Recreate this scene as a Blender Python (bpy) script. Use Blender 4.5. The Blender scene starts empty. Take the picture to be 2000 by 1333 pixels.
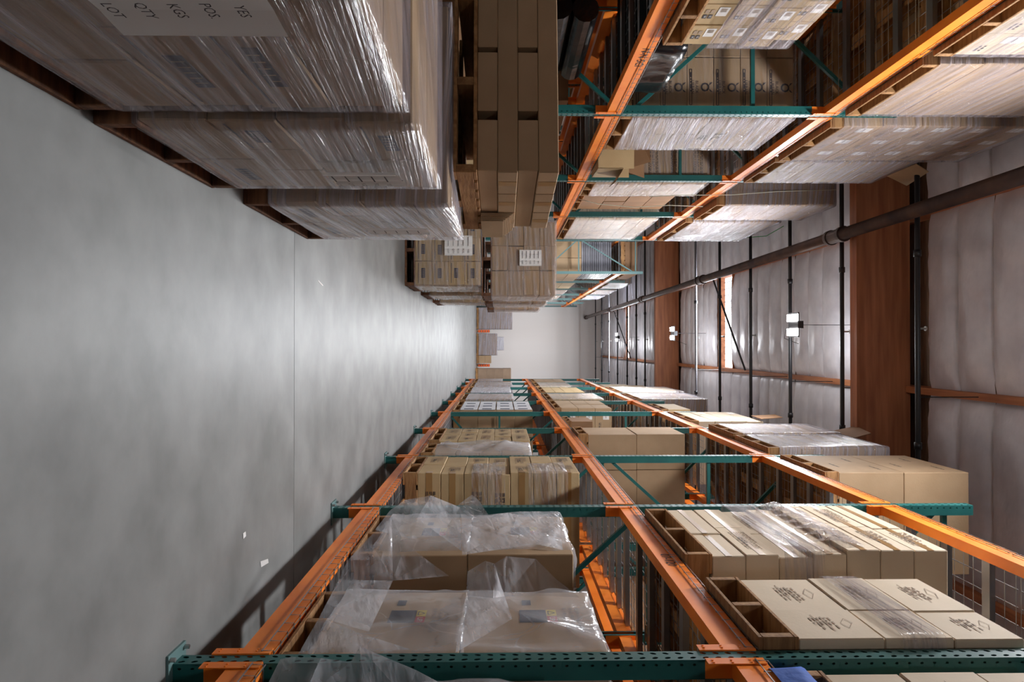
import bpy, bmesh, math, random
from mathutils import Vector, Matrix, noise
random.seed(7)
S = bpy.context.scene
COL = S.collection
F = 1333.0; CX = 977.0; CY = 675.0; H = 1.295       # focal length in pixels, vanishing point, eye height

# ---------------------------------------------------------------- camera
cam = bpy.data.cameras.new('camera'); cam.lens = 24.0; cam.sensor_width = 36.0
cam.clip_start = 0.05; cam.clip_end = 200
co = bpy.data.objects.new('camera', cam); COL.objects.link(co)
d = Vector(((666.5-CY)/F, 1.0, (1000-CX)/F)).normalized()
rt = (Vector((0, 0, 1)) - d*d.z).normalized()          # photo is turned: world up points to the right of the frame
up = (-d).cross(rt)
co.matrix_world = Matrix(((rt.x, up.x, -d.x, 0), (rt.y, up.y, -d.y, 0), (rt.z, up.z, -d.z, H), (0, 0, 0, 1)))
S.camera = co
S.view_settings.view_transform = 'Standard'; S.view_settings.look = 'None'
S.view_settings.exposure = 0.22; S.view_settings.gamma = 1.0; S.view_settings.use_curve_mapping = False
# ---------------------------------------------------------------- world and lights
w = bpy.data.worlds.new('world'); S.world = w; w.use_nodes = True
w.node_tree.nodes['Background'].inputs[0].default_value = (0.80, 0.88, 1.0, 1)
w.node_tree.nodes['Background'].inputs[1].default_value = 0.5
LAMP_W = 150.0
AX = -0.33
def kf(kd, y):
    if kd == 'R': return 1669/(2016-19*y)
    if kd == 'L': return 2873/(2520+19*y)
    if kd == 'F': return 0.875
    return 1.0
def lmap(kd, y0, y1):
    """survey frame -> scene frame for a box between depths y0 and y1"""
    if kd == 'N': return 1.0, y0, y1, lambda x, y, z: (x, y, z)
    k = kf(kd, (y0+y1)/2); a = y0*kf(kd, y0); b = y1*kf(kd, y1); ym = (a+b)/2; sh = 0.01425*ym
    return k, a, b, lambda x, y, z: (x*k-sh, a+(y-y0)*(b-a)/(y1-y0), H+(z-1.48)*k)
def pmap(kd, p):
    k = kf(kd, p[1]); return (p[0]*k-0.01425*p[1]*k, p[1]*k, H+(p[2]-1.48)*k)
def area(name, loc, sx, sy, power, col, spread=180):
    l = bpy.data.lights.new(name, 'AREA'); l.shape = 'RECTANGLE'; l.size = sx; l.size_y = sy
    l.energy = power; l.color = col; l.spread = math.radians(spread)
    o = bpy.data.objects.new(name, l); COL.objects.link(o); o.location = loc
    return o
LAMPS = [(AX, y) for y in (-3.5, 4.9, 10.96, 18.7, 27.7, 33.5)]  # last entry has no fixture: fill light added to brighten the cream wall
for i, (x, y) in enumerate(LAMPS):
    area('lamp_or_fill_light', (x, y, 5.98), 0.55, 0.6, LAMP_W*(0.5, 1.4, 1.1, 1.1, 1.2, 1.3)[i], (0.97, 0.98, 1.0))
    pl = bpy.data.lights.new('ceiling_fill', 'POINT'); pl.energy = 34.0*(0.6 if i < 1 else 1.0); pl.shadow_soft_size = 0.2; pl.color = (0.94, 0.97, 1.0)  # extra point light added above each lamp position to brighten the ceiling
    po = bpy.data.objects.new('ceiling_fill', pl); COL.objects.link(po); po.location = (x+0.3, y, 6.12)
SKY = [(-0.60, 17.4), (-0.60, 31.0)]
for x, y in SKY:
    area('skylight_light', (x, y, 6.93), 2.3, 0.95, 330.0, (0.86, 0.92, 1.0))
for x, y in ((5.4, 8.0), (5.4, 18.0), (-5.9, 6.0), (-5.9, 15.0), (-5.9, 25.0)):   # lamps over the neighbouring aisles
    area('lamp_or_fill_light', (x, y, 5.98), 0.55, 0.6, 110.0, (0.97, 0.97, 1.0))

# ---------------------------------------------------------------- materials
def lin(c):
    return tuple(((v/255)/12.92 if v/255 <= 0.04045 else ((v/255+0.055)/1.055)**2.4) for v in c)
def nd(m, t): return m.node_tree.nodes.new(t)
def mat(name, col, rough=0.6, metal=0.0, col2=None, nscale=6.0, stretch=(1, 1, 1), bump=0.0, bscale=40.0, rand=0.0, emit=None, spec=0.5, detail=4, coord='Object', lo=0.35, hi=0.65, bstretch=None):
    m = bpy.data.materials.new(name); m.use_nodes = True
    nt = m.node_tree; b = nt.nodes['Principled BSDF']; L = nt.links.new
    c = lin(col); b.inputs['Base Color'].default_value = (*c, 1)
    b.inputs['Roughness'].default_value = rough; b.inputs['Metallic'].default_value = metal
    b.inputs['Specular IOR Level'].default_value = spec
    tc = nd(m, 'ShaderNodeTexCoord'); mp = nd(m, 'ShaderNodeMapping')
    mp.inputs['Scale'].default_value = stretch; L(tc.outputs[coord], mp.inputs[0])
    out = None
    if col2 is not None:
        n = nd(m, 'ShaderNodeTexNoise'); n.inputs['Scale'].default_value = nscale; n.inputs['Detail'].default_value = detail
        L(mp.outputs[0], n.inputs['Vector'])
        r = nd(m, 'ShaderNodeValToRGB'); r.color_ramp.elements[0].position = lo; r.color_ramp.elements[1].position = hi
        r.color_ramp.elements[0].color = (*c, 1); r.color_ramp.elements[1].color = (*lin(col2), 1)
        L(n.outputs['Fac'], r.inputs[0]); out = r.outputs[0]
        L(out, b.inputs['Base Color'])
    if rand:
        oi = nd(m, 'ShaderNodeObjectInfo'); mr = nd(m, 'ShaderNodeMapRange')
        mr.inputs['To Min'].default_value = 1-rand; mr.inputs['To Max'].default_value = 1+rand
        L(oi.outputs['Random'], mr.inputs[0])
        hs = nd(m, 'ShaderNodeHueSaturation'); L(mr.outputs[0], hs.inputs['Value'])
        if out: L(out, hs.inputs['Color'])
        else: hs.inputs['Color'].default_value = (*c, 1)
        L(hs.outputs[0], b.inputs['Base Color'])
    if bump:
        n2 = nd(m, 'ShaderNodeTexNoise'); n2.inputs['Scale'].default_value = bscale; n2.inputs['Detail'].default_value = 3
        if bstretch:
            mp2 = nd(m, 'ShaderNodeMapping'); mp2.inputs['Scale'].default_value = bstretch
            L(tc.outputs[coord], mp2.inputs[0]); L(mp2.outputs[0], n2.inputs['Vector'])
        else: L(mp.outputs[0], n2.inputs['Vector'])
        bp = nd(m, 'ShaderNodeBump'); bp.inputs['Strength'].default_value = bump; bp.inputs['Distance'].default_value = 0.01
        L(n2.outputs['Fac'], bp.inputs['Height']); L(bp.outputs[0], b.inputs['Normal'])
    if emit:
        b.inputs['Emission Color'].default_value = (*lin(emit[0]), 1); b.inputs['Emission Strength'].default_value = emit[1]
    return m
def film(name, col, a0, a1, nscale, stretch, rough, bump, bscale, bstretch, tilt=0.09, crease=0):
    m = bpy.data.materials.new(name); m.use_nodes = True
    nt = m.node_tree; b = nt.nodes['Principled BSDF']; L = nt.links.new
    b.inputs['Base Color'].default_value = (*lin(col), 1); b.inputs['Roughness'].default_value = rough
    b.inputs['Specular IOR Level'].default_value = 0.9
    tc = nd(m, 'ShaderNodeTexCoord'); mp = nd(m, 'ShaderNodeMapping'); mp.inputs['Scale'].default_value = stretch
    L(tc.outputs['Object'], mp.inputs[0])
    n = nd(m, 'ShaderNodeTexNoise'); n.inputs['Scale'].default_value = nscale; n.inputs['Detail'].default_value = 5
    L(mp.outputs[0], n.inputs['Vector'])
    mr = nd(m, 'ShaderNodeMapRange'); mr.inputs['From Min'].default_value = 0.36; mr.inputs['From Max'].default_value = 0.68
    mr.inputs['To Min'].default_value = a0; mr.inputs['To Max'].default_value = a1
    L(n.outputs['Fac'], mr.inputs[0])
    lw = nd(m, 'ShaderNodeLayerWeight'); lw.inputs['Blend'].default_value = 0.25
    ad = nd(m, 'ShaderNodeMath'); ad.operation = 'MULTIPLY_ADD'; ad.inputs[1].default_value = 0.35
    ad.use_clamp = True
    L(lw.outputs['Facing'], ad.inputs[0]); L(mr.outputs[0], ad.inputs[2]); L(ad.outputs[0], b.inputs['Alpha'])
    mp2 = nd(m, 'ShaderNodeMapping'); mp2.inputs['Scale'].default_value = bstretch; mp2.inputs['Rotation'].default_value = (0.10, 0.08, 0); mp2.vector_type = 'POINT'
    rt_ = nd(m, 'ShaderNodeVectorRotate'); rt_.inputs['Axis'].default_value = (0.7, 0.7, 0); rt_.inputs['Angle'].default_value = tilt
    mp2.inputs['Rotation'].default_value = (0, 0, 0); L(tc.outputs['Object'], rt_.inputs['Vector']); L(rt_.outputs[0], mp2.inputs[0]); L(rt_.outputs[0], mp.inputs[0])
    n2 = nd(m, 'ShaderNodeTexNoise'); n2.inputs['Scale'].default_value = bscale; n2.inputs['Detail'].default_value = 4
    L(mp2.outputs[0], n2.inputs['Vector'])
    bp = nd(m, 'ShaderNodeBump'); bp.inputs['Strength'].default_value = bump; bp.inputs['Distance'].default_value = 0.02
    L(n2.outputs['Fac'], bp.inputs['Height']); L(bp.outputs[0], b.inputs['Normal'])
    if crease:
        nw = nd(m, 'ShaderNodeTexNoise'); nw.inputs['Scale'].default_value = 2.2; L(tc.outputs['Object'], nw.inputs['Vector'])
        va = nd(m, 'ShaderNodeVectorMath'); va.operation = 'MULTIPLY_ADD'; va.inputs[1].default_value = (0.35, 0.35, 0.35)
        L(nw.outputs['Color'], va.inputs[0]); L(tc.outputs['Object'], va.inputs[2])
        vo = nd(m, 'ShaderNodeTexVoronoi'); vo.feature = 'DISTANCE_TO_EDGE'; vo.inputs['Scale'].default_value = crease; L(va.outputs[0], vo.inputs['Vector'])
        v2 = nd(m, 'ShaderNodeTexVoronoi'); v2.feature = 'F1'; v2.inputs['Scale'].default_value = crease*0.8; L(va.outputs[0], v2.inputs['Vector'])
        am = nd(m, 'ShaderNodeMath'); am.operation = 'MULTIPLY_ADD'; am.inputs[1].default_value = 0.22; L(n2.outputs['Fac'], am.inputs[0]); L(v2.outputs['Distance'], am.inputs[2])
        bp.inputs['Distance'].default_value = 0.05; bp.inputs['Strength'].default_value = 0.7; L(am.outputs[0], bp.inputs['Height'])
        er = nd(m, 'ShaderNodeMapRange'); er.inputs['From Max'].default_value = 0.022; er.inputs['To Min'].default_value = 0.10; er.inputs['To Max'].default_value = 0.0
        L(vo.outputs['Distance'], er.inputs[0])
        a2 = nd(m, 'ShaderNodeMath'); a2.operation = 'ADD'; a2.use_clamp = True; L(ad.outputs[0], a2.inputs[0]); L(er.outputs[0], a2.inputs[1]); L(a2.outputs[0], b.inputs['Alpha'])
    return m
M = {}
M['kraft'] = mat('kraft_cardboard', (172, 144, 112), 0.75, col2=(160, 132, 100), nscale=2.5, bump=0.08, bscale=60, rand=0.07)
M['tan'] = mat('tan_cardboard', (182, 156, 116), 0.75, col2=(170, 144, 104), nscale=2.5, bump=0.08, bscale=60, rand=0.06)
M['pale'] = mat('pale_cardboard', (208, 190, 166), 0.75, col2=(198, 180, 154), nscale=2.5, bump=0.08, bscale=60, rand=0.04)
M['brown'] = mat('brown_cardboard', (146, 110, 78), 0.8, col2=(132, 98, 68), nscale=2.5, bump=0.08, bscale=60, rand=0.08)
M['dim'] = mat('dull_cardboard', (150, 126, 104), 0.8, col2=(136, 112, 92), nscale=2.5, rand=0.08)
M['white'] = mat('white_cardboard', (222, 222, 226), 0.6, col2=(206, 206, 212), nscale=2, rand=0.03)
M['silver'] = mat('silver_sheet', (150, 150, 158), 0.35, 0.3, col2=(110, 108, 116), nscale=3, rand=0.2)
M['tape'] = mat('packing_tape', (158, 122, 78), 0.3, rand=0.04)
M['paper'] = mat('white_paper', (228, 226, 224), 0.7)
M['ink'] = mat('printed_ink', (50, 42, 46), 0.7)
M['inkb'] = mat('printed_blue_ink', (38, 46, 66), 0.7)
M['inkg'] = mat('printed_grey_ink', (150, 128, 106), 0.7)
M['red'] = mat('red_print', (196, 44, 52), 0.6)
M['yellow'] = mat('yellow_print', (214, 188, 52), 0.6)
M['wood'] = mat('pallet_wood', (170, 128, 82), 0.8, col2=(132, 92, 54), nscale=5, stretch=(1, 6, 6), bump=0.3, bscale=14, rand=0.18)
M['woodd'] = mat('dark_pallet_wood', (120, 78, 48), 0.8, col2=(80, 48, 28), nscale=5, stretch=(1, 6, 6), bump=0.3, bscale=14, rand=0.18)
M['orange'] = mat('orange_rack_paint', (250, 142, 50), 0.42, col2=(240, 124, 38), nscale=3, rand=0.04, bump=0.05, bscale=30, spec=0.3)
M['green'] = mat('green_rack_paint', (30, 98, 94), 0.42, col2=(24, 84, 84), nscale=4, rand=0.05)
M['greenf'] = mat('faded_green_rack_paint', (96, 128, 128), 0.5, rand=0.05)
M['zinc'] = mat('galvanised_wire', (150, 150, 152), 0.35, 0.8)
M['bolt'] = mat('zinc_bolt', (170, 170, 168), 0.3, 0.9)
M['slab'] = mat('polished_concrete', (142, 143, 142), 0.42, col2=(114, 115, 114), nscale=2.4, detail=9, bump=0.04, bscale=30, coord='Object', spec=0.28, lo=0.3, hi=0.66)
M['joint'] = mat('concrete_joint', (40, 40, 40), 0.9)
M['insul'] = mat('foil_insulation', (222, 220, 226), 0.34, 0.1, col2=(200, 197, 204), nscale=2.2, bump=0.5, bscale=7, rand=0.05, bstretch=(1, 2, 1))
M['deck'] = mat('roof_plywood', (120, 86, 60), 0.8, col2=(96, 66, 44), nscale=3, stretch=(1, 8, 1))
M['glulam'] = mat('glulam_timber', (182, 116, 76), 0.55, col2=(146, 86, 54), nscale=2.2, stretch=(0.35, 4, 5), bump=0.15, bscale=20)
M['purlin'] = mat('purlin_timber', (184, 120, 78), 0.6, col2=(152, 92, 58), nscale=3, stretch=(4, 0.4, 4), bump=0.1, bscale=20)
M['pipe'] = mat('rusty_main_pipe', (84, 62, 52), 0.45, 0.35, col2=(58, 44, 42), nscale=3, bump=0.1, bscale=20)
M['black'] = mat('black_pipe_paint', (22, 22, 26), 0.45)
M['galv'] = mat('galvanised_pipe', (120, 118, 122), 0.6, 0.1)
M['cream'] = mat('cream_wall', (240, 234, 230), 0.7, col2=(236, 229, 224), nscale=0.4, stretch=(2, 2, 0.2))
M['wallside'] = mat('side_wall', (150, 132, 120), 0.8, col2=(136, 120, 108), nscale=1)
M['led'] = mat('led_panel', (255, 255, 255), 0.5, emit=((255, 252, 248), 42.0))
M['sky'] = mat('skylight_panel', (230, 236, 245), 0.5, emit=((240, 246, 255), 3.2))
M['blackw'] = mat('black_plastic', (16, 16, 20), 0.22, bump=0.6, bscale=8)
M['blue'] = mat('blue_moving_blanket', (34, 82, 168), 0.8, bump=0.6, bscale=20)
M['twine'] = mat('pale_twine', (206, 204, 186), 0.8)
M['green2'] = mat('green_strap', (48, 172, 84), 0.6)
M['orangeb'] = mat('orange_plastic', (236, 96, 40), 0.5)
M['film'] = film('stretch_film', (176, 166, 172), 0.04, 0.55, 1.0, (1.0, 1.0, 40), 0.13, 1.0, 1.0, (2.2, 2.2, 95))
M['filmh'] = film('heavy_stretch_film', (190, 184, 192), 0.18, 0.70, 1.0, (1.2, 1.2, 34), 0.12, 1.0, 1.0, (2.4, 2.4, 80), -0.12)
M['filmv'] = film('loose_stretch_film', (196, 188, 190), 0.03, 0.45, 1.0, (3.0, 3.0, 30), 0.10, 1.0, 1.0, (7, 7, 34))
M['filmc'] = film('clear_stretch_film', (196, 188, 190), 0.0, 0.16, 1.0, (3.0, 3.0, 30), 0.10, 1.0, 1.0, (7, 7, 30))
M['polyf'] = film('clear_bag_flap', (222, 224, 232), 0.10, 0.42, 3.0, (1, 1, 3), 0.10, 0.5, 7.0, (1, 1, 4), 0.3)
M['poly'] = film('clear_poly_bag', (222, 224, 232), 0.12, 0.50, 1.6, (1, 1, 1), 0.12, 0.25, 9.0, (1, 1, 1), 0.09, 2.3)

# ---------------------------------------------------------------- helpers
def link(name, me, parent=None, loc=(0, 0, 0), rz=0.0):
    o = bpy.data.objects.new(name, me); COL.objects.link(o)
    o.location = loc; o.rotation_euler = (0, 0, rz)
    if parent is not None: o.parent = parent
    return o
def tag(o, label, cat, group=None, kind=None):
    o['label'] = label; o['category'] = cat
    if group: o['group'] = group
    if kind: o['kind'] = kind
    return o
def thing(name, label, cat, loc=(0, 0, 0), rz=0.0, group=None):
    return tag(link(name, None, None, loc, rz), label, cat, group)
def struct(o, label=None):
    o['kind'] = 'structure'
    if label: o['label'] = label
    return o
class MB:
    def __init__(s): s.v = []; s.f = []; s.m = []
    def box(s, x0, x1, y0, y1, z0, z1, mi=0):
        n = len(s.v)
        s.v += [(x, y, z) for z in (z0, z1) for y in (y0, y1) for x in (x0, x1)]
        for q in ((0, 2, 3, 1), (4, 5, 7, 6), (0, 1, 5, 4), (2, 6, 7, 3), (0, 4, 6, 2), (1, 3, 7, 5)):
            s.f.append(tuple(n+i for i in q)); s.m.append(mi)
        return s
    def tube(s, pts, r, k=6, mi=0, cap=True):
        pts = [Vector(p) for p in pts]; n0 = len(s.v); u = None
        for i, p in enumerate(pts):
            t = (pts[min(i+1, len(pts)-1)]-pts[max(i-1, 0)]).normalized()
            if u is None: u = t.orthogonal().normalized()
            else: u = (u-t*u.dot(t)).normalized()
            v = t.cross(u)
            rr = r[i] if isinstance(r, (list, tuple)) else r
            for j in range(k):
                a = 2*math.pi*j/k; s.v.append(tuple(p+(u*math.cos(a)+v*math.sin(a))*rr))
        for i in range(len(pts)-1):
            for j in range(k):
                a = n0+i*k+j; b = n0+i*k+(j+1) % k
                s.f.append((a, b, b+k, a+k)); s.m.append(mi)
        if cap:
            s.f.append(tuple(n0+k-1-j for j in range(k))); s.m.append(mi)
            s.f.append(tuple(n0+(len(pts)-1)*k+j for j in range(k))); s.m.append(mi)
        return s
    def bar(s, a, b, wx, wy, mi=0):
        a = Vector(a); b = Vector(b); t = (b-a).normalized()
        u = Vector((0, 1, 0)) if abs(t.y) < 0.9 else Vector((1, 0, 0))
        u = (u-t*u.dot(t)).normalized(); v = t.cross(u); n = len(s.v)
        for p in (a, b):
            for i, j in ((-1, -1), (1, -1), (1, 1), (-1, 1)): s.v.append(tuple(p+u*i*wx/2+v*j*wy/2))
        for q in ((0, 3, 2, 1), (4, 5, 6, 7), (0, 1, 5, 4), (1, 2, 6, 5), (2, 3, 7, 6), (3, 0, 4, 7)):
            s.f.append(tuple(n+i for i in q)); s.m.append(mi)
        return s
    def poly(s, pts, mi=0):
        n = len(s.v); s.v += [tuple(p) for p in pts]; s.f.append(tuple(range(n, n+len(pts)))); s.m.append(mi); return s
    def mesh(s, name, mats, smooth=False):
        me = bpy.data.meshes.new(name); me.from_pydata(s.v, [], s.f)
        for m_ in (mats if isinstance(mats, (list, tuple)) else [mats]): me.materials.append(m_)
        for i, p in enumerate(me.polygons): p.material_index = s.m[i]; p.use_smooth = smooth
        me.update(); return me
_c = {}
def bevbox(sx, sy, sz, mt, bev=0.006, name='box'):
    """box centred in x,y with base at z=0, softened edges; cached"""
    k = (round(sx, 3), round(sy, 3), round(sz, 3), mt.name, bev)
    if k in _c: return _c[k]
    bm = bmesh.new(); bmesh.ops.create_cube(bm, size=1)
    for v in bm.verts: v.co = Vector((v.co.x*sx, v.co.y*sy, (v.co.z+0.5)*sz))
    if bev: bmesh.ops.bevel(bm, geom=list(bm.edges), offset=min(bev, sz*0.3), segments=1, affect='EDGES')
    me = bpy.data.meshes.new(name); bm.to_mesh(me); bm.free(); me.materials.append(mt); _c[k] = me
    return me
_t = {}
def glyphs(txt, size):
    k = (txt, size)
    if k not in _t:
        cu = bpy.data.curves.new('lettering', 'FONT'); cu.body = txt; cu.size = size; cu.align_x = 'CENTER'; cu.resolution_u = 2
        o = bpy.data.objects.new('lettering', cu); COL.objects.link(o)
        me = bpy.data.meshes.new_from_object(o.evaluated_get(bpy.context.evaluated_depsgraph_get()))
        _t[k] = ([tuple(v.co) for v in me.vertices], [tuple(p.vertices) for p in me.polygons])
        bpy.data.objects.remove(o); bpy.data.curves.remove(cu); bpy.data.meshes.remove(me)
    return _t[k]
def put_text(mb, txt, size, u, v, mi=0, e=0.0):
    vs, fs = glyphs(txt, size); n = len(mb.v)
    mb.v += [(x+u, y+v, e) for x, y, z in vs]
    for f in fs: mb.f.append(tuple(n+i for i in f)); mb.m.append(mi)
def rect(mb, u, v, w_, h_, mi=0, e=0.0): mb.poly([(u-w_/2, v-h_/2, e), (u+w_/2, v-h_/2, e), (u+w_/2, v+h_/2, e), (u-w_/2, v+h_/2, e)], mi)
def dashes(mb, u, v, w_, h_, rows, mi=0, seed=0):
    r = random.Random(seed); rh = h_/rows
    for i in range(rows):
        x = u-w_/2
        end = u+w_/2*(1 if r.random() < 0.6 else 0.3)
        while x < end-0.004:
            l = r.uniform(0.012, 0.05); l = min(l, end-x)
            rect(mb, x+l/2, v+h_/2-rh*(i+0.5), l, rh*0.5, mi); x += l+0.012
def loop_line(mb, pts, t, mi=0):
    for i in range(len(pts)):
        a = Vector((*pts[i], 0)); b = Vector((*pts[(i+1) % len(pts)], 0)); d_ = (b-a).normalized(); n = Vector((-d_.y, d_.x, 0))*t/2
        mb.poly([a-n, b-n, b+n, a+n], mi)
INKS = None
def face_matrix(face, hx, hy, zc):
    """maps (u right, v up, out) of a print onto a carton face; hx, hy half sizes"""
    e = 0.002
    if face == 'near': return Matrix(((1, 0, 0, 0), (0, 0, -1, -hy-e), (0, 1, 0, zc), (0, 0, 0, 1)))
    if face == 'right_aisle': return Matrix(((0, 0, -1, -hx-e), (-1, 0, 0, 0), (0, 1, 0, zc), (0, 0, 0, 1)))
    return Matrix(((0, 0, 1, hx+e), (1, 0, 0, 0), (0, 1, 0, zc), (0, 0, 0, 1)))
_p = {}
def print_mesh(kind, w_, h_):
    k = (kind, round(w_, 2), round(h_, 2))
    if k in _p: return _p[k]
    mb = MB(); s = min(w_, h_)
    if kind == 'lines':
        loop_line(mb, [(-w_*0.16, h_*0.30), (w_*0.0, h_*0.34), (w_*0.16, h_*0.24), (w_*0.0, h_*0.20)], 0.003, 2)
        dashes(mb, 0, 0.0, w_*0.40, h_*0.28, 6, 2, 3)
        rect(mb, -w_*0.05, -h_*0.06, w_*0.5, 0.004, 2); rect(mb, w_*0.02, h_*0.03, w_*0.5, 0.004, 2)
    elif kind == 'block':
        dashes(mb, 0, h_*0.05, w_*0.62, h_*0.56, 7, 2, 5)
        dashes(mb, w_*0.05, -h_*0.05, w_*0.3, h_*0.16, 2, 0, 6)
    elif kind == 'columns':
        for i in range(3):
            dashes(mb, 0, h_*(0.22-0.16*i), w_*0.68, h_*0.13, 2, 0, 11+i)
    elif kind == 'ring':
        r0 = s*0.17; cx = 0; cy = h_*0.18
        for i in range(10):
            a = 2*math.pi*i/10; b = 2*math.pi*(i+1)/10
            P_ = lambda t, r: (cx+r*math.cos(t), cy+r*math.sin(t), 0)
            mb.poly([P_(a, r0*0.62), P_(a, r0), P_(b, r0), P_(b, r0*0.62)], 0)
        for sg in (-1, 1):
            mb.poly([(cx+sg*r0*0.35, cy+r0*0.8, 0), (cx+sg*r0*1.0, cy+r0*1.15, 0), (cx+sg*r0*1.1, cy+r0*1.7, 0), (cx+sg*r0*0.6, cy+r0*1.25, 0)], 0)
        put_text(mb, 'BLACK', s*0.16, 0, h_*0.18-s*0.36, 0); put_text(mb, 'URBAN', s*0.16, 0, h_*0.18-s*0.52, 0)
        loop_line(mb, [(-w_*0.3, -h_*0.40), (w_*0.3, -h_*0.40), (w_*0.3, -h_*0.32), (-w_*0.3, -h_*0.32)], 0.006, 0)
        dashes(mb, 0, -h_*0.36, w_*0.5, 0.02, 1, 0, 2)
    elif kind == 'label':
        rect(mb, -w_*0.16, h_*0.18, w_*0.42, h_*0.34, 1)
        for i in range(6): rect(mb, -w_*0.31+i*0.008, h_*0.18, 0.004, h_*0.2, 2, 0.001)
        for i in range(2):
            for j in range(2):
                rect(mb, -w_*0.16+i*w_*0.24, -h_*0.14-j*h_*0.17, w_*0.19, h_*0.13, 2 if i == 0 else 0)
                if i: put_text(mb, '04' if j else 'EC', h_*0.1, -w_*0.16+i*w_*0.24, -h_*0.17-j*h_*0.17, 1, 0.001)
    elif kind == 'corner':
        rect(mb, -w_*0.22, h_*0.16, w_*0.30, h_*0.36, 1); rect(mb, -w_*0.22, h_*0.16, w_*0.2, 0.008, 0, 0.001)
        dashes(mb, w_*0.2, -h_*0.2, w_*0.3, h_*0.15, 2, 0, 4)
    elif kind == 'barcode':
        rect(mb, 0, 0.0, w_*0.42, h_*0.24, 3)
        for i in range(5): rect(mb, -w_*0.14+i*w_*0.07, 0, 0.006, h_*0.16, 2, 0.001)
        rect(mb, 0, -h_*0.30, w_*0.86, 0.008, 0)
    elif kind == 'blueend':
        rect(mb, -w_*0.36, 0, w_*0.2, h_*0.5, 3); rect(mb, -w_*0.36, 0, w_*0.1, h_*0.1, 1, 0.001)
    elif kind == 'hazard':
        rect(mb, -w_*0.30, -h_*0.02, w_*0.09, h_*0.07, 3)
        rect(mb, -w_*0.07, h_*0.02, w_*0.2, h_*0.20, 3)
        rect(mb, w_*0.02, h_*0.19, w_*0.02, h_*0.01, 4)
        rect(mb, -w_*0.02, h_*0.165, w_*0.09, h_*0.075, 4); put_text(mb, 'UP', h_*0.06, -w_*0.02, h_*0.145, 1, 0.001)
        rect(mb, -w_*0.12, h_*0.165, w_*0.1, h_*0.075, 5); loop_line(mb, [(-w_*0.15, h_*0.14), (-w_*0.09, h_*0.14), (-w_*0.12, h_*0.19)], 0.006, 0)
        dashes(mb, 0, h_*0.32, w_*0.4, h_*0.15, 3, 2, 8)
    elif kind == 'mark':
        put_text(mb, 'DUSA', s*0.22, 0, -h_*0.05, 0); loop_line(mb, [(-s*0.1, h_*0.2), (s*0.1, h_*0.2), (s*0.1, h_*0.34), (-s*0.1, h_*0.34)], 0.008, 0)
    elif kind == 'small':
        for q in ((-0.2, 0.2), (0.1, -0.25), (0.25, 0.28)): dashes(mb, q[0]*w_, q[1]*h_, w_*0.2, 0.03, 1, 0, 9)
    me = mb.mesh('print', [M['ink'], M['paper'], M['inkg'], M['inkb'], M['red'], M['yellow']]); _p[k] = me
    return me
def add_print(carton, face, kind, sx, sy, sz):
    w_ = sx if face == 'near' else sy
    o = link('printed_mark', print_mesh(kind, w_, sz), carton)
    o.matrix_local = face_matrix(face, sx/2, sy/2, sz/2)
    return o
def add_tape(carton, sx, sy, sz, s, along='y'):
    """tape over the middle seam of the top, turned down the end faces"""
    k = ('tape', round(sx, 3), round(sy, 3), round(sz, 3), along, s)
    if k not in _p:
        mb = MB(); t = 0.03; e = 0.0015; dn = min(0.09, sz*0.4)
        if along == 'z':      # seam on the near face, running across it
            mb.box(-sx/2-e, sx/2+e, -sy/2-e, -sy/2+0.001, sz*0.5-t, sz*0.5+t)
            mb.box(-sx/2-e, -sx/2+0.001, -sy/2-e, -sy/2+dn, sz*0.5-t, sz*0.5+t)
            mb.box(sx/2-0.001, sx/2+e, -sy/2-e, -sy/2+dn, sz*0.5-t, sz*0.5+t)
        elif along == 'a':    # seam on the aisle faces
            for q in (-s,):
                mb.box(min(q*sx/2, q*(sx/2+e)), max(q*sx/2, q*(sx/2+e)), -sy/2, sy/2, sz*0.5-t*0.6, sz*0.5+t*0.6)
        else:
            mb.box(-t, t, -sy/2-e, -sy/2+0.001, sz-dn, sz+e)
            mb.box(-t, t, sy/2-0.001, sy/2+e, sz-dn, sz+e); mb.box(-t, t, -sy/2, sy/2, sz-0.001, sz+e)
        _p[k] = mb.mesh('tape_strip', M['tape'])
    return link('tape_strip', _p[k], carton)

# ---------------------------------------------------------------- pallets
_b = {}
def board(lx, ly, lz, mt):
    return bevbox(lx, ly, lz, mt, 0.003, 'board')
def pallet(x0, x1, y0, y1, z0, label, group=None, old=False, swap=False, rz=0.0, h=0.14, nt=7):
    mt = M['woodd'] if old else M['wood']
    cx, cy = (x0+x1)/2, (y0+y1)/2
    W_, D_ = (x1-x0), (y1-y0)
    t = thing('wooden_pallet', label, 'pallet', (cx, cy, z0), rz + (math.pi/2 if swap else 0), group)
    if swap: W_, D_ = D_, W_
    sh = h-0.038
    for j in (-1, 0, 1):
        link('stringer', board(W_, 0.045, sh, mt), t, (0, j*(D_/2-0.0225), 0.019))
    for i in range(nt):
        link('deck_board', board(0.115, D_, 0.019, mt), t, (-W_/2+0.0575+i*(W_-0.115)/(nt-1), 0, 0.019+sh))
    for i in range(3):
        link('bottom_board', board(0.115, D_, 0.019, mt), t, (-W_/2+0.0575+i*(W_-0.115)/2, 0, 0))
    return t

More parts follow.
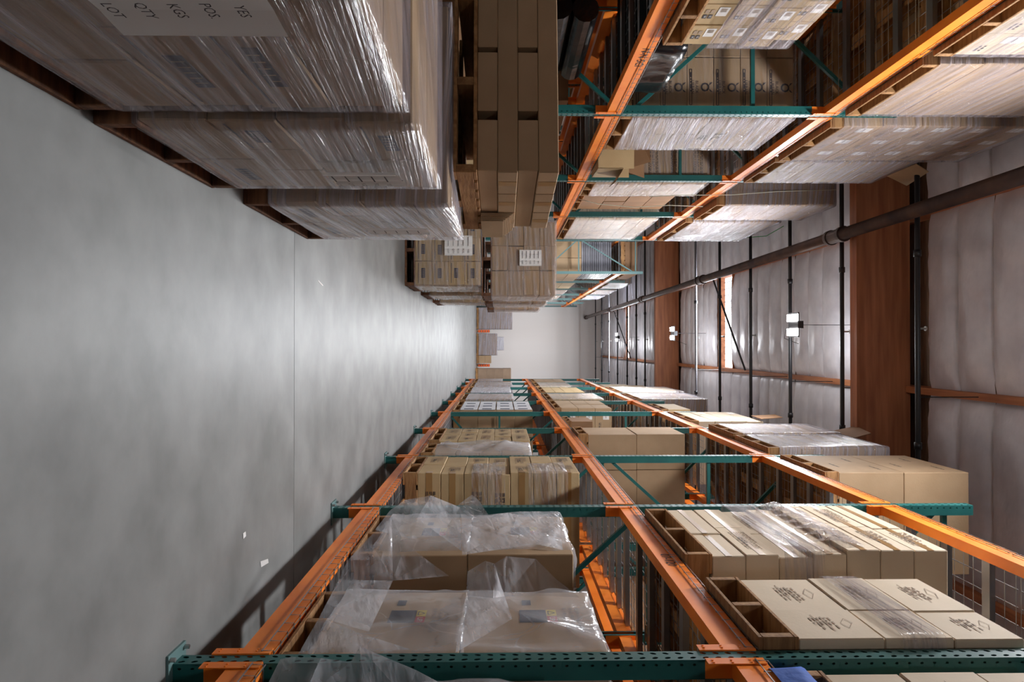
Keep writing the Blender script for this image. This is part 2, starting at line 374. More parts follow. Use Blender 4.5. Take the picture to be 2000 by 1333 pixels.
# ---------------------------------------------------------------- films
def fnoise(p): return noise.noise(Vector(p))
def shell(name, x0, x1, y0, y1, z0, z1, mt, label, cat='plastic film', off=0.014, amp=0.006, res=0.045, top=True, group=None, fn=None, rc=0.03, kind='wrap', seed=0.0, parent=None, rz=0.0, mt2=None, kd=None):
    """film around a load: rounded-rectangle tube and a top sheet"""
    rf = random.Random(int(seed*100)); folds = []
    for i in range(6):
        v_ = Vector((rf.uniform(-1, 1), rf.uniform(-1, 1), rf.uniform(-1, 1))).normalized(); folds.append((v_.x, v_.y, v_.z, rf.uniform(1.1, 2.0)*(1 if i < 3 else 2.6), 1.2 if i < 3 else 0.45))
    cx, cy = (x0+x1)/2, (y0+y1)/2
    hx, hy = (x1-x0)/2+off, (y1-y0)/2+off; hz = z1-z0
    def perim(n_x, n_y):
        pts = []
        for i in range(n_x): pts.append((-hx+2*hx*i/n_x, -hy))
        for i in range(n_y): pts.append((hx, -hy+2*hy*i/n_y))
        for i in range(n_x): pts.append((hx-2*hx*i/n_x, hy))
        for i in range(n_y): pts.append((-hx, hy-2*hy*i/n_y))
        return pts
    nx_ = max(4, int(2*hx/res)); ny_ = max(4, int(2*hy/res)); nz_ = max(3, int(hz/res))
    P = perim(nx_, ny_); N = len(P); vs = []; fs = []
    def place(x, y, z, nrm, lv):
        q = (x*2+seed, y*2, z*9)
        a = fnoise(q)*amp
        if kind == 'bag':
            p_ = Vector((x+cx, y+cy, z)); wv = noise.noise_vector(p_*1.5+Vector((seed, 0, 0)))*0.09; p_ = p_+wv; a = 0
            for (dx_, dy_, dz_, fr, am) in folds:
                g = (p_.x*dx_+p_.y*dy_+p_.z*dz_)*fr+dx_*7
                tr = abs((g % 1.0)*2-1); m_ = max(0, noise.noise(p_*1.9+Vector((dz_*9, fr, seed)))*2.2+0.35)
                a += am*max(0, tr-0.45)*m_
            a = amp*a
        v = Vector((x, y, z))+nrm*a
        if fn: v = fn(Vector((v.x+cx, v.y+cy, v.z+z0)), nrm)-Vector((cx, cy, z0))
        return tuple(v)
    for k in range(nz_+1):
        z = hz*k/nz_+(off if k == nz_ else 0)
        for (x, y) in P:
            nrm = Vector((1 if x > hx-1e-4 else (-1 if x < -hx+1e-4 else 0), 1 if y > hy-1e-4 else (-1 if y < -hy+1e-4 else 0), 0)).normalized()
            f_ = 1.0 if abs(nrm.x)+abs(nrm.y) < 1.2 else 0.0
            xx, yy = (x, y) if f_ else (x-nrm.x*rc*0.4, y-nrm.y*rc*0.4)
            vs.append(place(xx, yy, z, nrm, k))
    for k in range(nz_):
        for i in range(N):
            fs.append((k*N+i, k*N+(i+1) % N, (k+1)*N+(i+1) % N, (k+1)*N+i))
    if top:
        b0 = len(vs)
        for j in range(ny_+1):
            for i in range(nx_+1):
                x = -hx+2*hx*i/nx_; y = -hy+2*hy*j/ny_
                if i in (0, nx_) or j in (0, ny_):
                    if j == 0: idx = i if i < nx_ else nx_
                    elif j == ny_: idx = nx_+ny_+(nx_-i)
                    elif i == nx_: idx = nx_+j
                    else: idx = 2*nx_+ny_+(ny_-j)
                    vs.append(vs[nz_*N+idx % N])
                else: vs.append(place(x, y, hz+off, Vector((0, 0, 1)), nz_))
        for j in range(ny_):
            for i in range(nx_):
                a = b0+j*(nx_+1)+i; fs.append((a, a+1, a+nx_+2, a+nx_+1))
    kd = kd or ('R' if x0 > 0 else 'L')
    if kd != 'N':
        k_, a_, b_, fm = lmap(kd, y0, y1)
        c2 = Vector(fm(cx, cy, z0)); vs = [tuple(Vector(fm(v[0]+cx, v[1]+cy, v[2]+z0))-c2) for v in vs]
        cx, cy, z0 = c2
    me = bpy.data.meshes.new(name); me.from_pydata(vs, [], fs); me.materials.append(mt)
    bm = bmesh.new(); bm.from_mesh(me); bmesh.ops.remove_doubles(bm, verts=bm.verts, dist=0.0004); bm.to_mesh(me); bm.free()
    if mt2:
        me.materials.append(mt2)
        for p in me.polygons:
            if abs(p.normal.y) > 0.7: p.material_index = 1
    for p in me.polygons: p.use_smooth = True
    o = link(name, me, parent, (cx, cy, z0), rz)
    if label: tag(o, label, cat, group)
    return o

# ---------------------------------------------------------------- loads
RL = [0.30, 2.28, 4.32]; LL = [2.35, 4.375]
D0 = RL[0]+0.080; D1 = RL[1]+0.080; D2 = RL[2]+0.080; E1 = LL[0]+0.080; E2 = LL[1]+0.080
OLDZ = {D0: 0.45, D1: 2.61, D2: 4.88, E1: 2.475, E2: 4.36}
ORD = ['bottom', 'second', 'third', 'fourth', 'fifth', 'sixth', 'seventh', 'eighth', 'ninth', 'tenth']
TONE = {'kraft': 'brown', 'tan': 'tan', 'pale': 'pale', 'brown': 'dark brown', 'dim': 'dull brown', 'white': 'white', 'silver': 'grey'}
def load(s, xf, dep, y0, y1, z0, nz, h, splits, nx, tone, phrase, wrap=None, pal=True, old=False, prints=(), tape=None,
         jit=0.004, palz=0.14, name='carton', cat='box', topshort=(), prs=None, wtop=True, wz=None, allx=False, wseed=0.0, stag=None, hs=None, wamp=0.006, front_jit=0.0, yaw=0.0, swap=False, wrap2=None, kd=None):
    """s = +1 right-hand rack, -1 left-hand rack; xf = |x| of aisle face; splits = fractions along y per layer parity"""
    kd = kd or ('R' if s > 0 else 'L')
    if kd != 'N':
        k_, a_, b_, fm = lmap(kd, y0, y1); zo = OLDZ.get(z0, z0); zt = zo+(palz if pal else 0)+(sum(hs) if hs else nz*h)
        zn = z0 if (z0 in OLDZ or z0 == 0.0) else fm(0, y0, z0)[2]
        sc = (fm(0, y0, zt)[2]-zn-(palz if pal else 0))/(sum(hs) if hs else nz*h)
        if hs: hs = [q*sc for q in hs]
        else: h = h*sc
        xf = abs(fm(s*xf, y0, 0)[0]); dep = dep*k_; y0, y1, z0 = a_, b_, zn
    r = random.Random(hash((round(xf*100), round(y0*100), round(z0*100), s)) & 0xffff)
    face = 'right_aisle' if s > 0 else 'left_aisle'
    if pal:
        a, b = sorted((s*(xf-0.01), s*(xf+dep)))
        pallet(a, b, y0, y1, z0, f"wooden pallet under the {phrase}", old=old, h=palz, nt=7 if dep > 0.9 else 5, swap=swap)
        zb = z0+palz
    else: zb = z0
    hh = hs or [h]*nz
    out = []
    zz = zb
    for k in range(nz):
        sp = splits[k % len(splits)]
        ys = [0]+list(sp)+[1] if (not sp or sp[-1] != 1) else [0]+list(sp)
        off_l = (stag[k] if stag else 0.0)+r.uniform(-front_jit, front_jit)
        for j in range(len(ys)-1):
            ya, yb = y0+(y1-y0)*ys[j], y0+(y1-y0)*ys[j+1]
            for i in range(nx):
                if i > 0 and j > 0 and not allx: continue
                if (k, j) in topshort: continue
                sx = dep/nx-0.005; sy = yb-ya-0.005; sz = hh[k]-0.003
                me = bevbox(sx, sy, sz, M[tone], 0.005, name)
                x = s*(xf+dep*(i+0.5)/nx+off_l+r.uniform(-jit, jit)); y = (ya+yb)/2+r.uniform(-jit, jit)*0.4
                lay = 'top' if k == nz-1 and nz > 1 else ORD[k]
                ny_ = len(ys)-1
                if ny_ == 1: pos = 'aisle side' if i == 0 else 'rear side'
                elif i == 0: pos = ('nearest' if j == 0 else ('farthest' if j == ny_-1 else ('middle' if ny_ == 3 else ORD[j])))+' on aisle side'
                else: pos = 'near rear corner' if i == nx-1 else 'near end middle'
                if nx == 1 and ny_ == 1: pos = ''
                lab = f"{TONE[tone]} {name.replace('_', ' ')}" + (f", {lay} layer" if nz > 1 else '') + (f", {pos}" if pos else '') + f", {phrase}"
                c = link(name, me, None, (x, y, zz), r.uniform(-0.006, 0.006)+yaw)
                tag(c, lab, cat, f"{name}s, {phrase}")
                if prints:
                    for (fc, kd) in prints:
                        fcn = face if fc == 'aisle' else 'near'
                        if fcn != 'near' and i > 0: continue
                        if fcn == 'near' and j > 0: continue
                        if prs and r.random() > prs: continue
                        add_print(c, fcn, kd, sx, sy, sz)
                if tape:
                    if tape != 'z' or j == 0: add_tape(c, sx, sy, sz, s, tape)
                out.append(c)
        zz += hh[k]
    if wrap:
        a, b = sorted((s*xf, s*(xf+dep)))
        shell('stretch_wrap', a, b, y0, y1, zb-0.012 if wz is None else wz, zz, M[wrap], f"clear plastic wrap around the {phrase}", amp=wamp, top=wtop, seed=wseed or r.random()*9, off=0.018, mt2=M[wrap2] if wrap2 else None, kd='N')
    return out, zz

# ---------------------------------------------------------------- floor and shell
fl = link('floor', MB().box(-9, 9, -9, 40.5, -0.06, -0.02).mesh('floor', M['joint'])); struct(fl)
jy = [-9, -2.3, 4.315, 10.92, 17.5, 24.1, 30.8, 37.4, 40.5]
for a, b in zip(jy[:-1], jy[1:]):
    for xa, xb in ((-9, -3.1), (-3.1, 4.6), (4.6, 9)):
        link('concrete_slab', MB().box(-(xb-xa)/2+0.003, (xb-xa)/2-0.003, -(b-a)/2+0.003, (b-a)/2-0.003, -0.02, 0).mesh('slab', M['slab']), fl, ((xa+xb)/2, (a+b)/2, 0))
struct(link('wall_far', MB().box(-9, 9, 38.75, 38.95, 0, 7.31).mesh('wall', M['cream'])))
struct(link('wall_left', MB().box(-9.1, -9, -9, 38.75, 0, 7.31).mesh('wall', M['wallside'])))
struct(link('wall_right', MB().box(9, 9.1, -9, 38.75, 0, 7.31).mesh('wall', M['wallside'])))
struct(link('wall_back', MB().box(-9, 9, -9.1, -9, 0, 7.31).mesh('wall', M['wallside'])))
roof = MB()
sky_r = [(16.85, 17.92), (30.4, 31.6)]
ys_ = sorted([-9, 38.75]+[v for q in sky_r for v in q])
roof.box(-9, -1.81, -9, 38.75, 7.31, 7.39); roof.box(0.62, 9, -9, 38.75, 7.31, 7.39)
for a, b in zip(ys_[::2], ys_[1::2]): roof.box(-1.81, 0.62, a, b, 7.31, 7.39)
ceil = struct(link('ceiling', roof.mesh('roof', M['deck'])))
XP = [-9.0, -6.67, -4.24, -1.81, 0.62, 3.05, 5.48, 7.91]
for x in XP[1:]:
    o = link('purlin', MB().box(-0.045, 0.045, -9, 38.7, 0, 0.30).mesh('purlin', M['purlin']), ceil, (x, 0, 7.01))
    o['label'] = 'orange-brown timber purlin running down the roof'
for i, y in enumerate((9.53, 22.0, -2.9, 34.9)):
    if i == 3: continue
    b = link('roof_beam', MB().box(-9, 9, 0, 0.18, 0, 0.76).mesh('beam', M['glulam']), ceil, (0, y, 6.315))
    for k in range(1, 4):
        pass
# insulation batts, one piece per joist bay
def batt_mesh(seed, wx, wy):
    nx, ny = 22, 10; vs = []; fs = []
    rr = random.Random(seed); lap = rr.uniform(0.03, 0.075)
    for j in range(ny+1):
        for i in range(nx+1):
            u = i/nx*2-1; v = j/ny*2-1
            z = -0.085*(1-v**4)*(1-u**6) - lap*max(0, (v-0.6)/0.4)*(1-u**8)*0.8
            z += 0.016*fnoise((u*3+seed, v*1.3, 0))*(1-v**4) + 0.014*fnoise((u*8, v*2.0, seed))
            z -= 0.02*max(0, 1-abs(abs(u)-0.93)/0.07)*abs(fnoise((v*4, seed, 3)))*2
            vs.append((u*wx/2, v*wy/2, z))
    for j in range(ny):
        for i in range(nx): a = j*(nx+1)+i; fs.append((a, a+nx+1, a+nx+2, a+1))
    me = bpy.data.meshes.new('batt'); me.from_pydata(vs, [], fs); me.materials.append(M['insul'])
    for p in me.polygons: p.use_smooth = True
    return me
batts = [batt_mesh(s_*3.7+1, 2.34, 0.598) for s_ in range(6)]
rb = random.Random(3)
def in_sky(y): return any(a-0.15 < y < b+0.15 for a, b in sky_r)
for c in range(len(XP)-1):
    if c in (0, 1): continue
    xc = (XP[c]+XP[c+1])/2 if c else (XP[0]+XP[1])/2
    y = 6.4
    if c not in (2, 3, 4, 5): y = 6.4
    while y < 38.5:
        skip = (9.2 < y < 9.75) or (21.7 < y < 22.25) or (c == 3 and in_sky(y))
        if not skip:
            o = link('insulation_batt', rb.choice(batts), ceil, (xc, y, 7.115+rb.uniform(-0.012, 0.012)))
            o.scale = (1 if rb.random() < .5 else -1, 1, 1)
        y += 0.604
# plain insulated deck over and behind the camera
link('insulation_batt', MB().box(-9, 8.1, -8.9, 6.05, 7.085, 7.115).mesh('batt', M['insul']), ceil)['label'] = 'continuous pale insulation over the near bay'
link('insulation_batt', MB().box(-9, -4.2, 6.1, 38.6, 7.085, 7.115).mesh('batt', M['insul']), ceil)['label'] = 'continuous pale insulation over the left aisle'
for k, (a, b) in enumerate(sky_r):
    sw = link(f'window_{k+1}', MB().box(-1.76, 0.57, a, b, 7.235, 7.265).mesh('skylight', M['sky'])); struct(sw)
    for i in range(13):
        link('glazing_rib', MB().box(-0.006, 0.006, a, b, 7.215, 7.235).mesh('rib', M['galv']), sw, (-1.65+i*0.17, 0, 0))
    fr = MB().box(-1.77, 0.58, a-0.03, a, 7.055, 7.31).box(-1.77, 0.58, b, b+0.03, 7.055, 7.31)
    link('skylight_curb', fr.mesh('curb', M['purlin']), sw)

# ---------------------------------------------------------------- sprinkler pipes, braces, lamps
mp_ = thing('main_sprinkler_pipe', 'large rusty dark pipe running the length of the roof', 'pipe', (-1.576, 0, 6.145))
mb = MB().tube([(0, 3.0, 0), (0, 38.7, 0)], 0.085, 20)
link('pipe_run', mb.mesh('pipe', M['pipe'], True), mp_)
for y in (9.75, 16.4, 23.2, 30.0, 38.4):
    mb = MB()
    for dy in (-0.18, 0.18): mb.tube([(0, y+dy-0.035, 0), (0, y+dy+0.035, 0)], 0.112, 20)
    mb.tube([(0, y-0.15, 0), (0, y+0.15, 0)], 0.098, 20)
    for q in (-1, 1): mb.box(-0.03, 0.03, y+q*0.18-0.03, y+q*0.18+0.03, 0.10, 0.14)
    link('coupling', mb.mesh('coupling', M['pipe'], False), mp_)
branches = [(8.06, 0), (9.86, 0), (11.64, 0), (13.49, 0), (15.4, 0), (17.3, 1), (23.4, 0), (24.9, 0), (26.7, 0), (28.9, 0), (31.2, 1), (33.4, 0), (35.6, 0)]
for i, (y, gal) in enumerate(branches):
    t = thing('branch_sprinkler_pipe', '', 'pipe', (0, y, 6.275))
    t['label'] = (f"{'galvanised' if gal else 'black'} sprinkler branch pipe, " + (['nearest', 'second nearest', 'third nearest', 'fourth nearest', 'fifth nearest'][i] if i < 5 else ['beside the nearer skylight', 'just past the far timber beam', 'second past the far timber beam', 'third past the far timber beam', 'beside the farther skylight', 'just past the farther skylight', 'last but one before the cream wall', 'closest to the cream wall'][i-5]) + ' to camera across roof' if i < 5 else f"{'galvanised' if gal else 'black'} sprinkler branch pipe, " + ['beside the nearer skylight', 'just past the far timber beam', 'second past the far timber beam', 'third past the far timber beam', 'fourth past the far timber beam', 'just past the farther skylight', 'last but one before cream wall', 'closest to the cream wall'][i-5])
    link('pipe_run', MB().tube([(-7, 0, 0), (8, 0, 0)], 0.03, 10).mesh('pipe', M['galv'] if gal else M['black'], True), t)
    for x in (-1.1, 1.2, 3.6): link('fitting', MB().tube([(x-0.04, 0, 0), (x+0.04, 0, 0)], 0.042, 10).mesh('fitting', M['black'], True), t)
    for x in (-0.2, 2.6): link('sprinkler_head', MB().tube([(x, 0, 0.0), (x, 0, 0.09)], 0.012, 6).tube([(x, 0, 0.09), (x, 0, 0.1)], 0.03, 8).mesh('head', M['bolt']), t)
    link('riser_nipple', MB().tube([(-1.576, 0, -0.08), (-1.576, 0, 0)], 0.045, 10).mesh('nipple', M['pipe'], True), t)
    link('hanger_rod', MB().tube([(0.62, 0, 0), (0.62, 0, 0.73)], 0.006, 5).mesh('rod', M['black']), t)
for y, lab in ((15.75, 'dark diagonal sway brace crossing the nearer skylight'), (29.6, 'dark diagonal sway brace by the farther skylight')):
    tag(link('sway_brace', MB().tube([(-1.576, y, 6.22), (0.58, y, 6.98)], 0.022, 8).mesh('brace', M['black'])), lab, 'brace')
lampname = {4.9: 'twin LED lamp above the nearest bays, just out of frame', 10.96: 'bright twin LED high bay lamp, nearest in view', 18.7: 'twin LED high bay lamp just before the far timber beam', 27.7: 'smallest twin LED lamp in view, towards the cream wall', -3.5: 'twin LED lamp behind the camera', 33.5: 'fill light added to brighten the cream wall'}
for (x, y) in LAMPS[1:5]:
    t = thing('high_bay_lamp', lampname[y], 'lamp', (x, y, 6.01))
    for q in (-1, 1):
        link('light_panel', MB().box(q*0.115-0.055, q*0.115+0.055, -0.19, 0.19, 0, 0.02).mesh('panel', M['led']), t)
    link('housing', MB().box(-0.2, 0.2, -0.18, 0.18, 0.021, 0.045).box(-0.06, 0.06, -0.16, 0.16, 0.045, 0.12).mesh('housing', M['black']), t)
    link('cable', MB().tube([(0, 0, 0.12), (0, 0, 0.95)], 0.005, 5).tube([(0, 0.1, 0.1), (0.03, 0.9, 0.28), (0.2, 1.6, 0.55), (0.3, 1.8, 0.9)], 0.005, 5).mesh('cable', M['black']), t)

# ---------------------------------------------------------------- racks
def column_mesh(Hc, gm):
    """open C-shaped post, real slots: aisle face at x=0 looking -x, sides at y=0 and y=0.078"""
    W_ = 0.078; P_ = 0.0508; n = int(Hc/P_); mb = MB()
    def cells(cols, hw, hh, tofn, slant):
        for k in range(n):
            z0 = k*P_; z1 = z0+P_
            for (a, b) in cols:
                if hw == 0: pass
                c = (a+b)/2; zc = (z0+z1)/2
                hole = [(c+hw*math.cos(t)+slant*math.sin(t)*(1 if c < W_/2 else -1), zc+hh*math.sin(t)) for t in [math.pi*(i/4+1/8) for i in range(8)]]
                rc = [(b, z0+(z1-z0)*0.75), (b-(b-a)*0.25, z1), (a+(b-a)*0.25, z1), (a, z0+(z1-z0)*0.75), (a, z0+(z1-z0)*0.25), (a+(b-a)*0.25, z0), (b-(b-a)*0.25, z0), (b, z0+(z1-z0)*0.25)]
                i0 = len(mb.v); mb.v += [tofn(*p) for p in hole]+[tofn(*p) for p in rc]
                for i in range(8):
                    j = (i+1) % 8; mb.f.append((i0+i, i0+j, i0+8+j, i0+8+i)); mb.m.append(0)
                for (ii, jj, cr) in ((0, 7, None), (1, 0, (b, z1)), (3, 2, (a, z1)), (5, 4, (a, z0)), (7, 6, (b, z0))):
                    if cr:
                        i1 = len(mb.v); mb.v.append(tofn(*cr)); mb.f.append((i0+8+ii, i0+8+jj, i1)); mb.m.append(0)
    cells([(0.0, W_/2), (W_/2, W_)], 0.008, 0.013, lambda u, z: (0, u, z), 0.003)
    cells([(0.0, W_/2)], 0.005, 0.007, lambda u, z: (u, 0, z), 0)
    cells([(0.0, W_/2)], 0.005, 0.007, lambda u, z: (u, W_, z), 0)
    top = n*P_
    for y in (0, W_):
        mb.poly([(W_/2, y, 0), (W_, y, 0), (W_, y, top), (W_/2, y, top)])
    mb.poly([(W_, 0, 0), (W_, 0.02, 0), (W_, 0.02, top), (W_, 0, top)]); mb.poly([(W_, W_-0.02, 0), (W_, W_, 0), (W_, W_, top), (W_, W_-0.02, top)])
    mb.box(0.001, W_, 0.001, W_-0.001, top, top+0.003)
    return mb.mesh('post', gm)
def beam_mesh(L):
    mb = MB()   # front face x=0; step at the inner top; z centred
    mb.box(0, 0.040, 0, L, -0.065, 0.065); mb.box(0.040, 0.068, 0, L, -0.065, 0.024)
    me = mb.mesh('beam', M['orange']); return me
def conn_mesh():
    mb = MB()
    mb.box(-0.006, 0.075, -0.005, -0.001, -0.17, 0.062); mb.box(-0.006, -0.002, -0.005, 0.045, -0.17, 0.062)
    for k in range(3):
        for q in range(2): mb.box(-0.009, -0.006, 0.012+q*0.02, 0.018+q*0.02, -0.15+k*0.075, -0.143+k*0.075)
    i0 = len(mb.m)
    for z in (-0.14, -0.10, -0.075, 0.03): mb.tube([(0.035, -0.0065, z), (0.035, -0.005, z)], 0.007, 8, 1)
    return mb.mesh('beam_connector', [M['orange'], M['ink']])
def deck_mesh(L, D):
    """galvanised wire deck lying on the beams, front wires turned down over the beam"""
    mb = MB(); ny = int(L/0.09); r = 0.0028
    for j in range(ny+1):
        y = 0.01+(L-0.02)*j/ny
        mb.tube([(-0.006, y, -0.045), (-0.006, y, 0.004), (D+0.006, y, 0.004), (D+0.006, y, -0.045)], r, 4)
    for i in range(11):
        x = 0.0+D*i/10; mb.tube([(x, 0, 0.010), (x, L, 0.010)], r, 4)
    mb.tube([(-0.009, 0, -0.04), (-0.009, L, -0.04)], r, 4)
    for k in range(3):
        y = L*(0.17+0.33*k); mb.box(0.045, D-0.045, y-0.035, y+0.035, -0.038, -0.002)
    me = mb.mesh('wire_deck', M['zinc']); return me
_cache = {}
def rack(label, s, xf, ys, levels, Hc, dep=1.07, decks=True, gm='green', cross_end=False, rearonly=False, deckskip=(), near_detail=True):
    """whole run of pallet racking is one thing; s=+1 aisle face looks -x"""
    t = thing('pallet_rack', label, 'rack', (s*xf, ys[0], 0), 0)
    k = (Hc, gm)
    if k not in _cache: _cache[k] = column_mesh(Hc, M[gm])
    cm = _cache[k]; oy = ys[0]
    if 'conn' not in _cache: _cache['conn'] = conn_mesh()
    X = lambda x: s*x
    strs = [0.25, 1.28, 2.45, 3.66, Hc-0.22]
    diags = [(0.12, 0.3, 1.2), (1.34, 1.34, 2.38), (0, 2.55, 3.6), (1, 3.75, Hc-0.3)]
    bk = ('brace', Hc, dep, gm, s)
    if bk not in _cache:
        m1 = MB().box(*sorted((X(0.078), X(dep-0.078))), 0.022, 0.056, -0.018, 0.018).mesh('strut', M[gm])
        dg = []
        for (a, b, fr) in ((0.35, 1.2, 1), (1.34, 2.38, 0), (2.55, 3.6, 1), (3.75, Hc-0.3, 0)):
            p, q = ((X(0.06), 0.039, a), (X(dep-0.06), 0.039, b)) if fr else ((X(dep-0.06), 0.039, a), (X(0.06), 0.039, b))
            dg.append(MB().bar(p, q, 0.034, 0.034).mesh('diagonal', M[gm]))
        _cache[bk] = (m1, dg)
    m1, dg = _cache[bk]
    for i, y in enumerate(ys):
        for r_ in (0, 1):
            c = link('upright_post', cm, t)
            if s > 0: c.matrix_local = Matrix.Translation((0 if r_ == 0 else dep, y-oy+(0 if r_ == 0 else 0.078), 0.01)) @ Matrix.Rotation(0 if r_ == 0 else math.pi, 4, 'Z')
            else: c.matrix_local = Matrix.Translation((0 if r_ == 0 else -dep, y-oy+(0.078 if r_ == 0 else 0), 0.01)) @ Matrix.Rotation(math.pi if r_ == 0 else 0, 4, 'Z')
            if 'plate' not in _cache:
                pm = MB().box(-0.045, 0.125, -0.035, 0.113, 0, 0.01)
                for q in (-0.02, 0.1): pm.tube([(-0.025, q, 0.01), (-0.025, q, 0.03)], 0.009, 6, 1)
                _cache['plate'] = pm.mesh('base_plate', [M['greenf'], M['bolt']])
            link('base_plate', _cache['plate'], c, (0, 0, -0.01))
        for z in strs: link('cross_strut', m1, t, (0, y-oy, z))
        for g in dg: link('diagonal_brace', g, t, (0, y-oy, 0))
    for b in range(len(ys)-1):
        ya = ys[b]+0.080; L = ys[b+1]-ya-0.002; kk = ('beam', round(L, 3))
        if kk not in _cache: _cache[kk] = beam_mesh(L)
        for li, z in enumerate(levels):
            for r_ in ((1,) if rearonly else (0, 1)):
                o = link('beam', _cache[kk], t)
                if (r_ == 0) == (s > 0): o.matrix_local = Matrix.Translation((0 if r_ == 0 else s*dep, ya-oy, z))
                else: o.matrix_local = Matrix.Translation((0 if r_ == 0 else s*dep, ya-oy+L, z)) @ Matrix.Rotation(math.pi, 4, 'Z')
                for e in (0, 1):
                    cn = link('beam_connector', _cache['conn'], o)
                    if e == 0: cn.location = (0, 0, 0)
                    else: cn.matrix_local = Matrix.Translation((0, L, 0)) @ Matrix.Diagonal((1, -1, 1, 1))
            if decks and (b, li) not in deckskip:
                dk = ('deck', round(L/2, 3), dep)
                if dk not in _cache: _cache[dk] = deck_mesh(L/2-0.02, dep)
                for q in (0, 1):
                    o = link('wire_deck', _cache[dk], t); o['kind'] = 'stuff'
                    o.matrix_local = Matrix.Translation((0, ya-oy+0.01+q*L/2, z+0.066)) @ Matrix.Diagonal((s, 1, 1, 1))
    return t
RY = [0.19, 2.71, 5.28, 7.69, 10.27, 12.8, 15.3, 17.85, 20.4, 22.9, 25.4]
rr_ = rack('orange and green pallet rack along the right side of the aisle', 1, 1.252, RY, RL, 5.0)
rack('pallet rack back to back behind the right-hand rack', 1, 2.522, RY, RL, 5.0, decks=False)
LY = [1.27, 3.79, 6.31, 8.89, 11.36, 13.90]
lr_ = rack('orange and green pallet rack behind floor pallets on the left', -1, 2.155, LY, LL, 5.05)
rack('pallet rack back to back behind the left-hand rack', -1, 3.425, LY, LL, 5.05, decks=False)
FY = [20.5, 23.45, 26.4, 29.35, 32.3, 35.25, 38.2]
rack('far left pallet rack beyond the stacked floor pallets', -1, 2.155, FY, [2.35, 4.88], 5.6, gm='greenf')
# marker on beams
def marker(txt, loc, s, size):
    mb = MB(); put_text(mb, txt, size, 0, 0)
    o = link('marker_writing', mb.mesh('marker_writing', M['ink']), rr_ if s > 0 else lr_)
    m = Matrix(((0, 0, -1, 0), (-1, 0, 0, 0), (0, 1, 0, 0), (0, 0, 0, 1))) if s > 0 else Matrix(((0, 0, 1, 0), (1, 0, 0, 0), (0, 1, 0, 0), (0, 0, 0, 1)))
    p = Vector(loc)-(rr_ if s > 0 else lr_).location
    o.matrix_local = Matrix.Translation(p) @ m
def film_mark():
    mb = MB(); put_text(mb, 'S.C.', 0.16, 0, 0); put_text(mb, 'HE', 0.12, 0.02, -0.14)
    o = link('marker_writing', mb.mesh('marker_writing', M['ink']), bpy.data.objects[RING])
    o.matrix_local = Matrix.Translation(Vector((-2.168, 7.05, 3.50))-bpy.data.objects[RING].location) @ Matrix(((0, 0, 1, 0), (1, 0, 0, 0), (0, 1, 0, 0), (0, 0, 0, 1)))
marker('07-120', (1.250, 3.97, 2.25), 1, 0.08)
marker('N-N-SCI', (-2.153, 5.08, 2.33), -1, 0.09)

# ---------------------------------------------------------------- right rack loads
def bagfn(peaks, push):
    def fn(v, nrm):
        for (py_, pz_, rad, amt, dy) in peaks:
            dd = math.hypot(v.y-py_, (v.z-pz_))
            if dd < rad and abs(nrm.x) > 0.3:
                k = (1-dd/rad)**1.3; v = v+Vector((-amt*k, dy*k, 0))
        return v
    return fn
def facets(zs, tris, owner, label=None, X=None, seed=0):
    """loose creased film: flat panels meeting at sharp folds; points are sight lines (survey x, y) cut at lateral distance X"""
    P = []
    for (zx, zy, X_) in zs:
        px, py = 490+zx/1.724, 860+zy/1.724; Y_ = F*X_/(py-CY); P.append(Vector((X_, Y_, H+(px-CX)*Y_/F)))
    vs, fs = [], []; n = 7
    for (a, b, c) in tris:
        A, B, C = P[a], P[b], P[c]; nm = (B-A).cross(C-A).normalized(); idx = {}
        for i in range(n+1):
            for j in range(n+1-i):
                u, v = i/n, j/n; w_ = 1-u-v; p = A*w_+B*u+C*v
                e = min(u, v, w_)*6
                p = p+nm*(0.018*min(e, 1)*fnoise((p.x*5+seed, p.y*5, p.z*5))+0.010*min(e, 1)*fnoise((p.x*17, p.y*17+seed, p.z*17)))
                idx[(i, j)] = len(vs); vs.append(tuple(p))
        for i in range(n):
            for j in range(n-i):
                fs.append((idx[(i, j)], idx[(i+1, j)], idx[(i, j+1)]))
                if i+j < n-1: fs.append((idx[(i+1, j)], idx[(i+1, j+1)], idx[(i, j+1)]))
    me = bpy.data.meshes.new('bag_flap'); me.from_pydata(vs, [], fs); me.materials.append(M['polyf'])
    for p in me.polygons: p.use_smooth = True
    o = link('bag_flap', me, owner)
    if owner: o.matrix_local = Matrix.Translation(-Vector(owner.location))
    return o
# bay nearest the camera (only its far edge shows)
load(1, 1.56, 0.9, 1.95, 3.05, D0, 2, 0.58, [(0.5,)], 1, 'kraft', 'lower shelf load at bottom frame edge')
b0 = shell('plastic_bag', 1.56, 2.46, 1.95, 3.05, 0.65, 1.76, M['poly'], 'crumpled clear plastic bag over the load cut off by the frame edge', 'plastic bag', amp=0.03, kind='bag', seed=2.2, res=0.035)
facets([(40, 860, 1.20), (105, 730, 1.15), (140, 722, 1.14), (240, 726, 1.12), (340, 740, 1.14), (370, 688, 1.06), (560, 770, 1.14), (670, 830, 1.20), (380, 860, 1.17), (180, 860, 1.16), (520, 860, 1.19)],
       [(0, 1, 9), (1, 2, 9), (2, 3, 9), (3, 4, 9), (9, 4, 8), (4, 5, 8), (5, 6, 8), (6, 10, 8), (6, 7, 10), (5, 6, 10)], b0, seed=1)
load(1, 1.52, 0.9, 2.2, 3.06, D1+0.0, 3, 0.40, [(0.5,)], 1, 'pale', 'middle-shelf load at the bottom frame edge', palz=0.17, prints=(('aisle', 'lines'),))
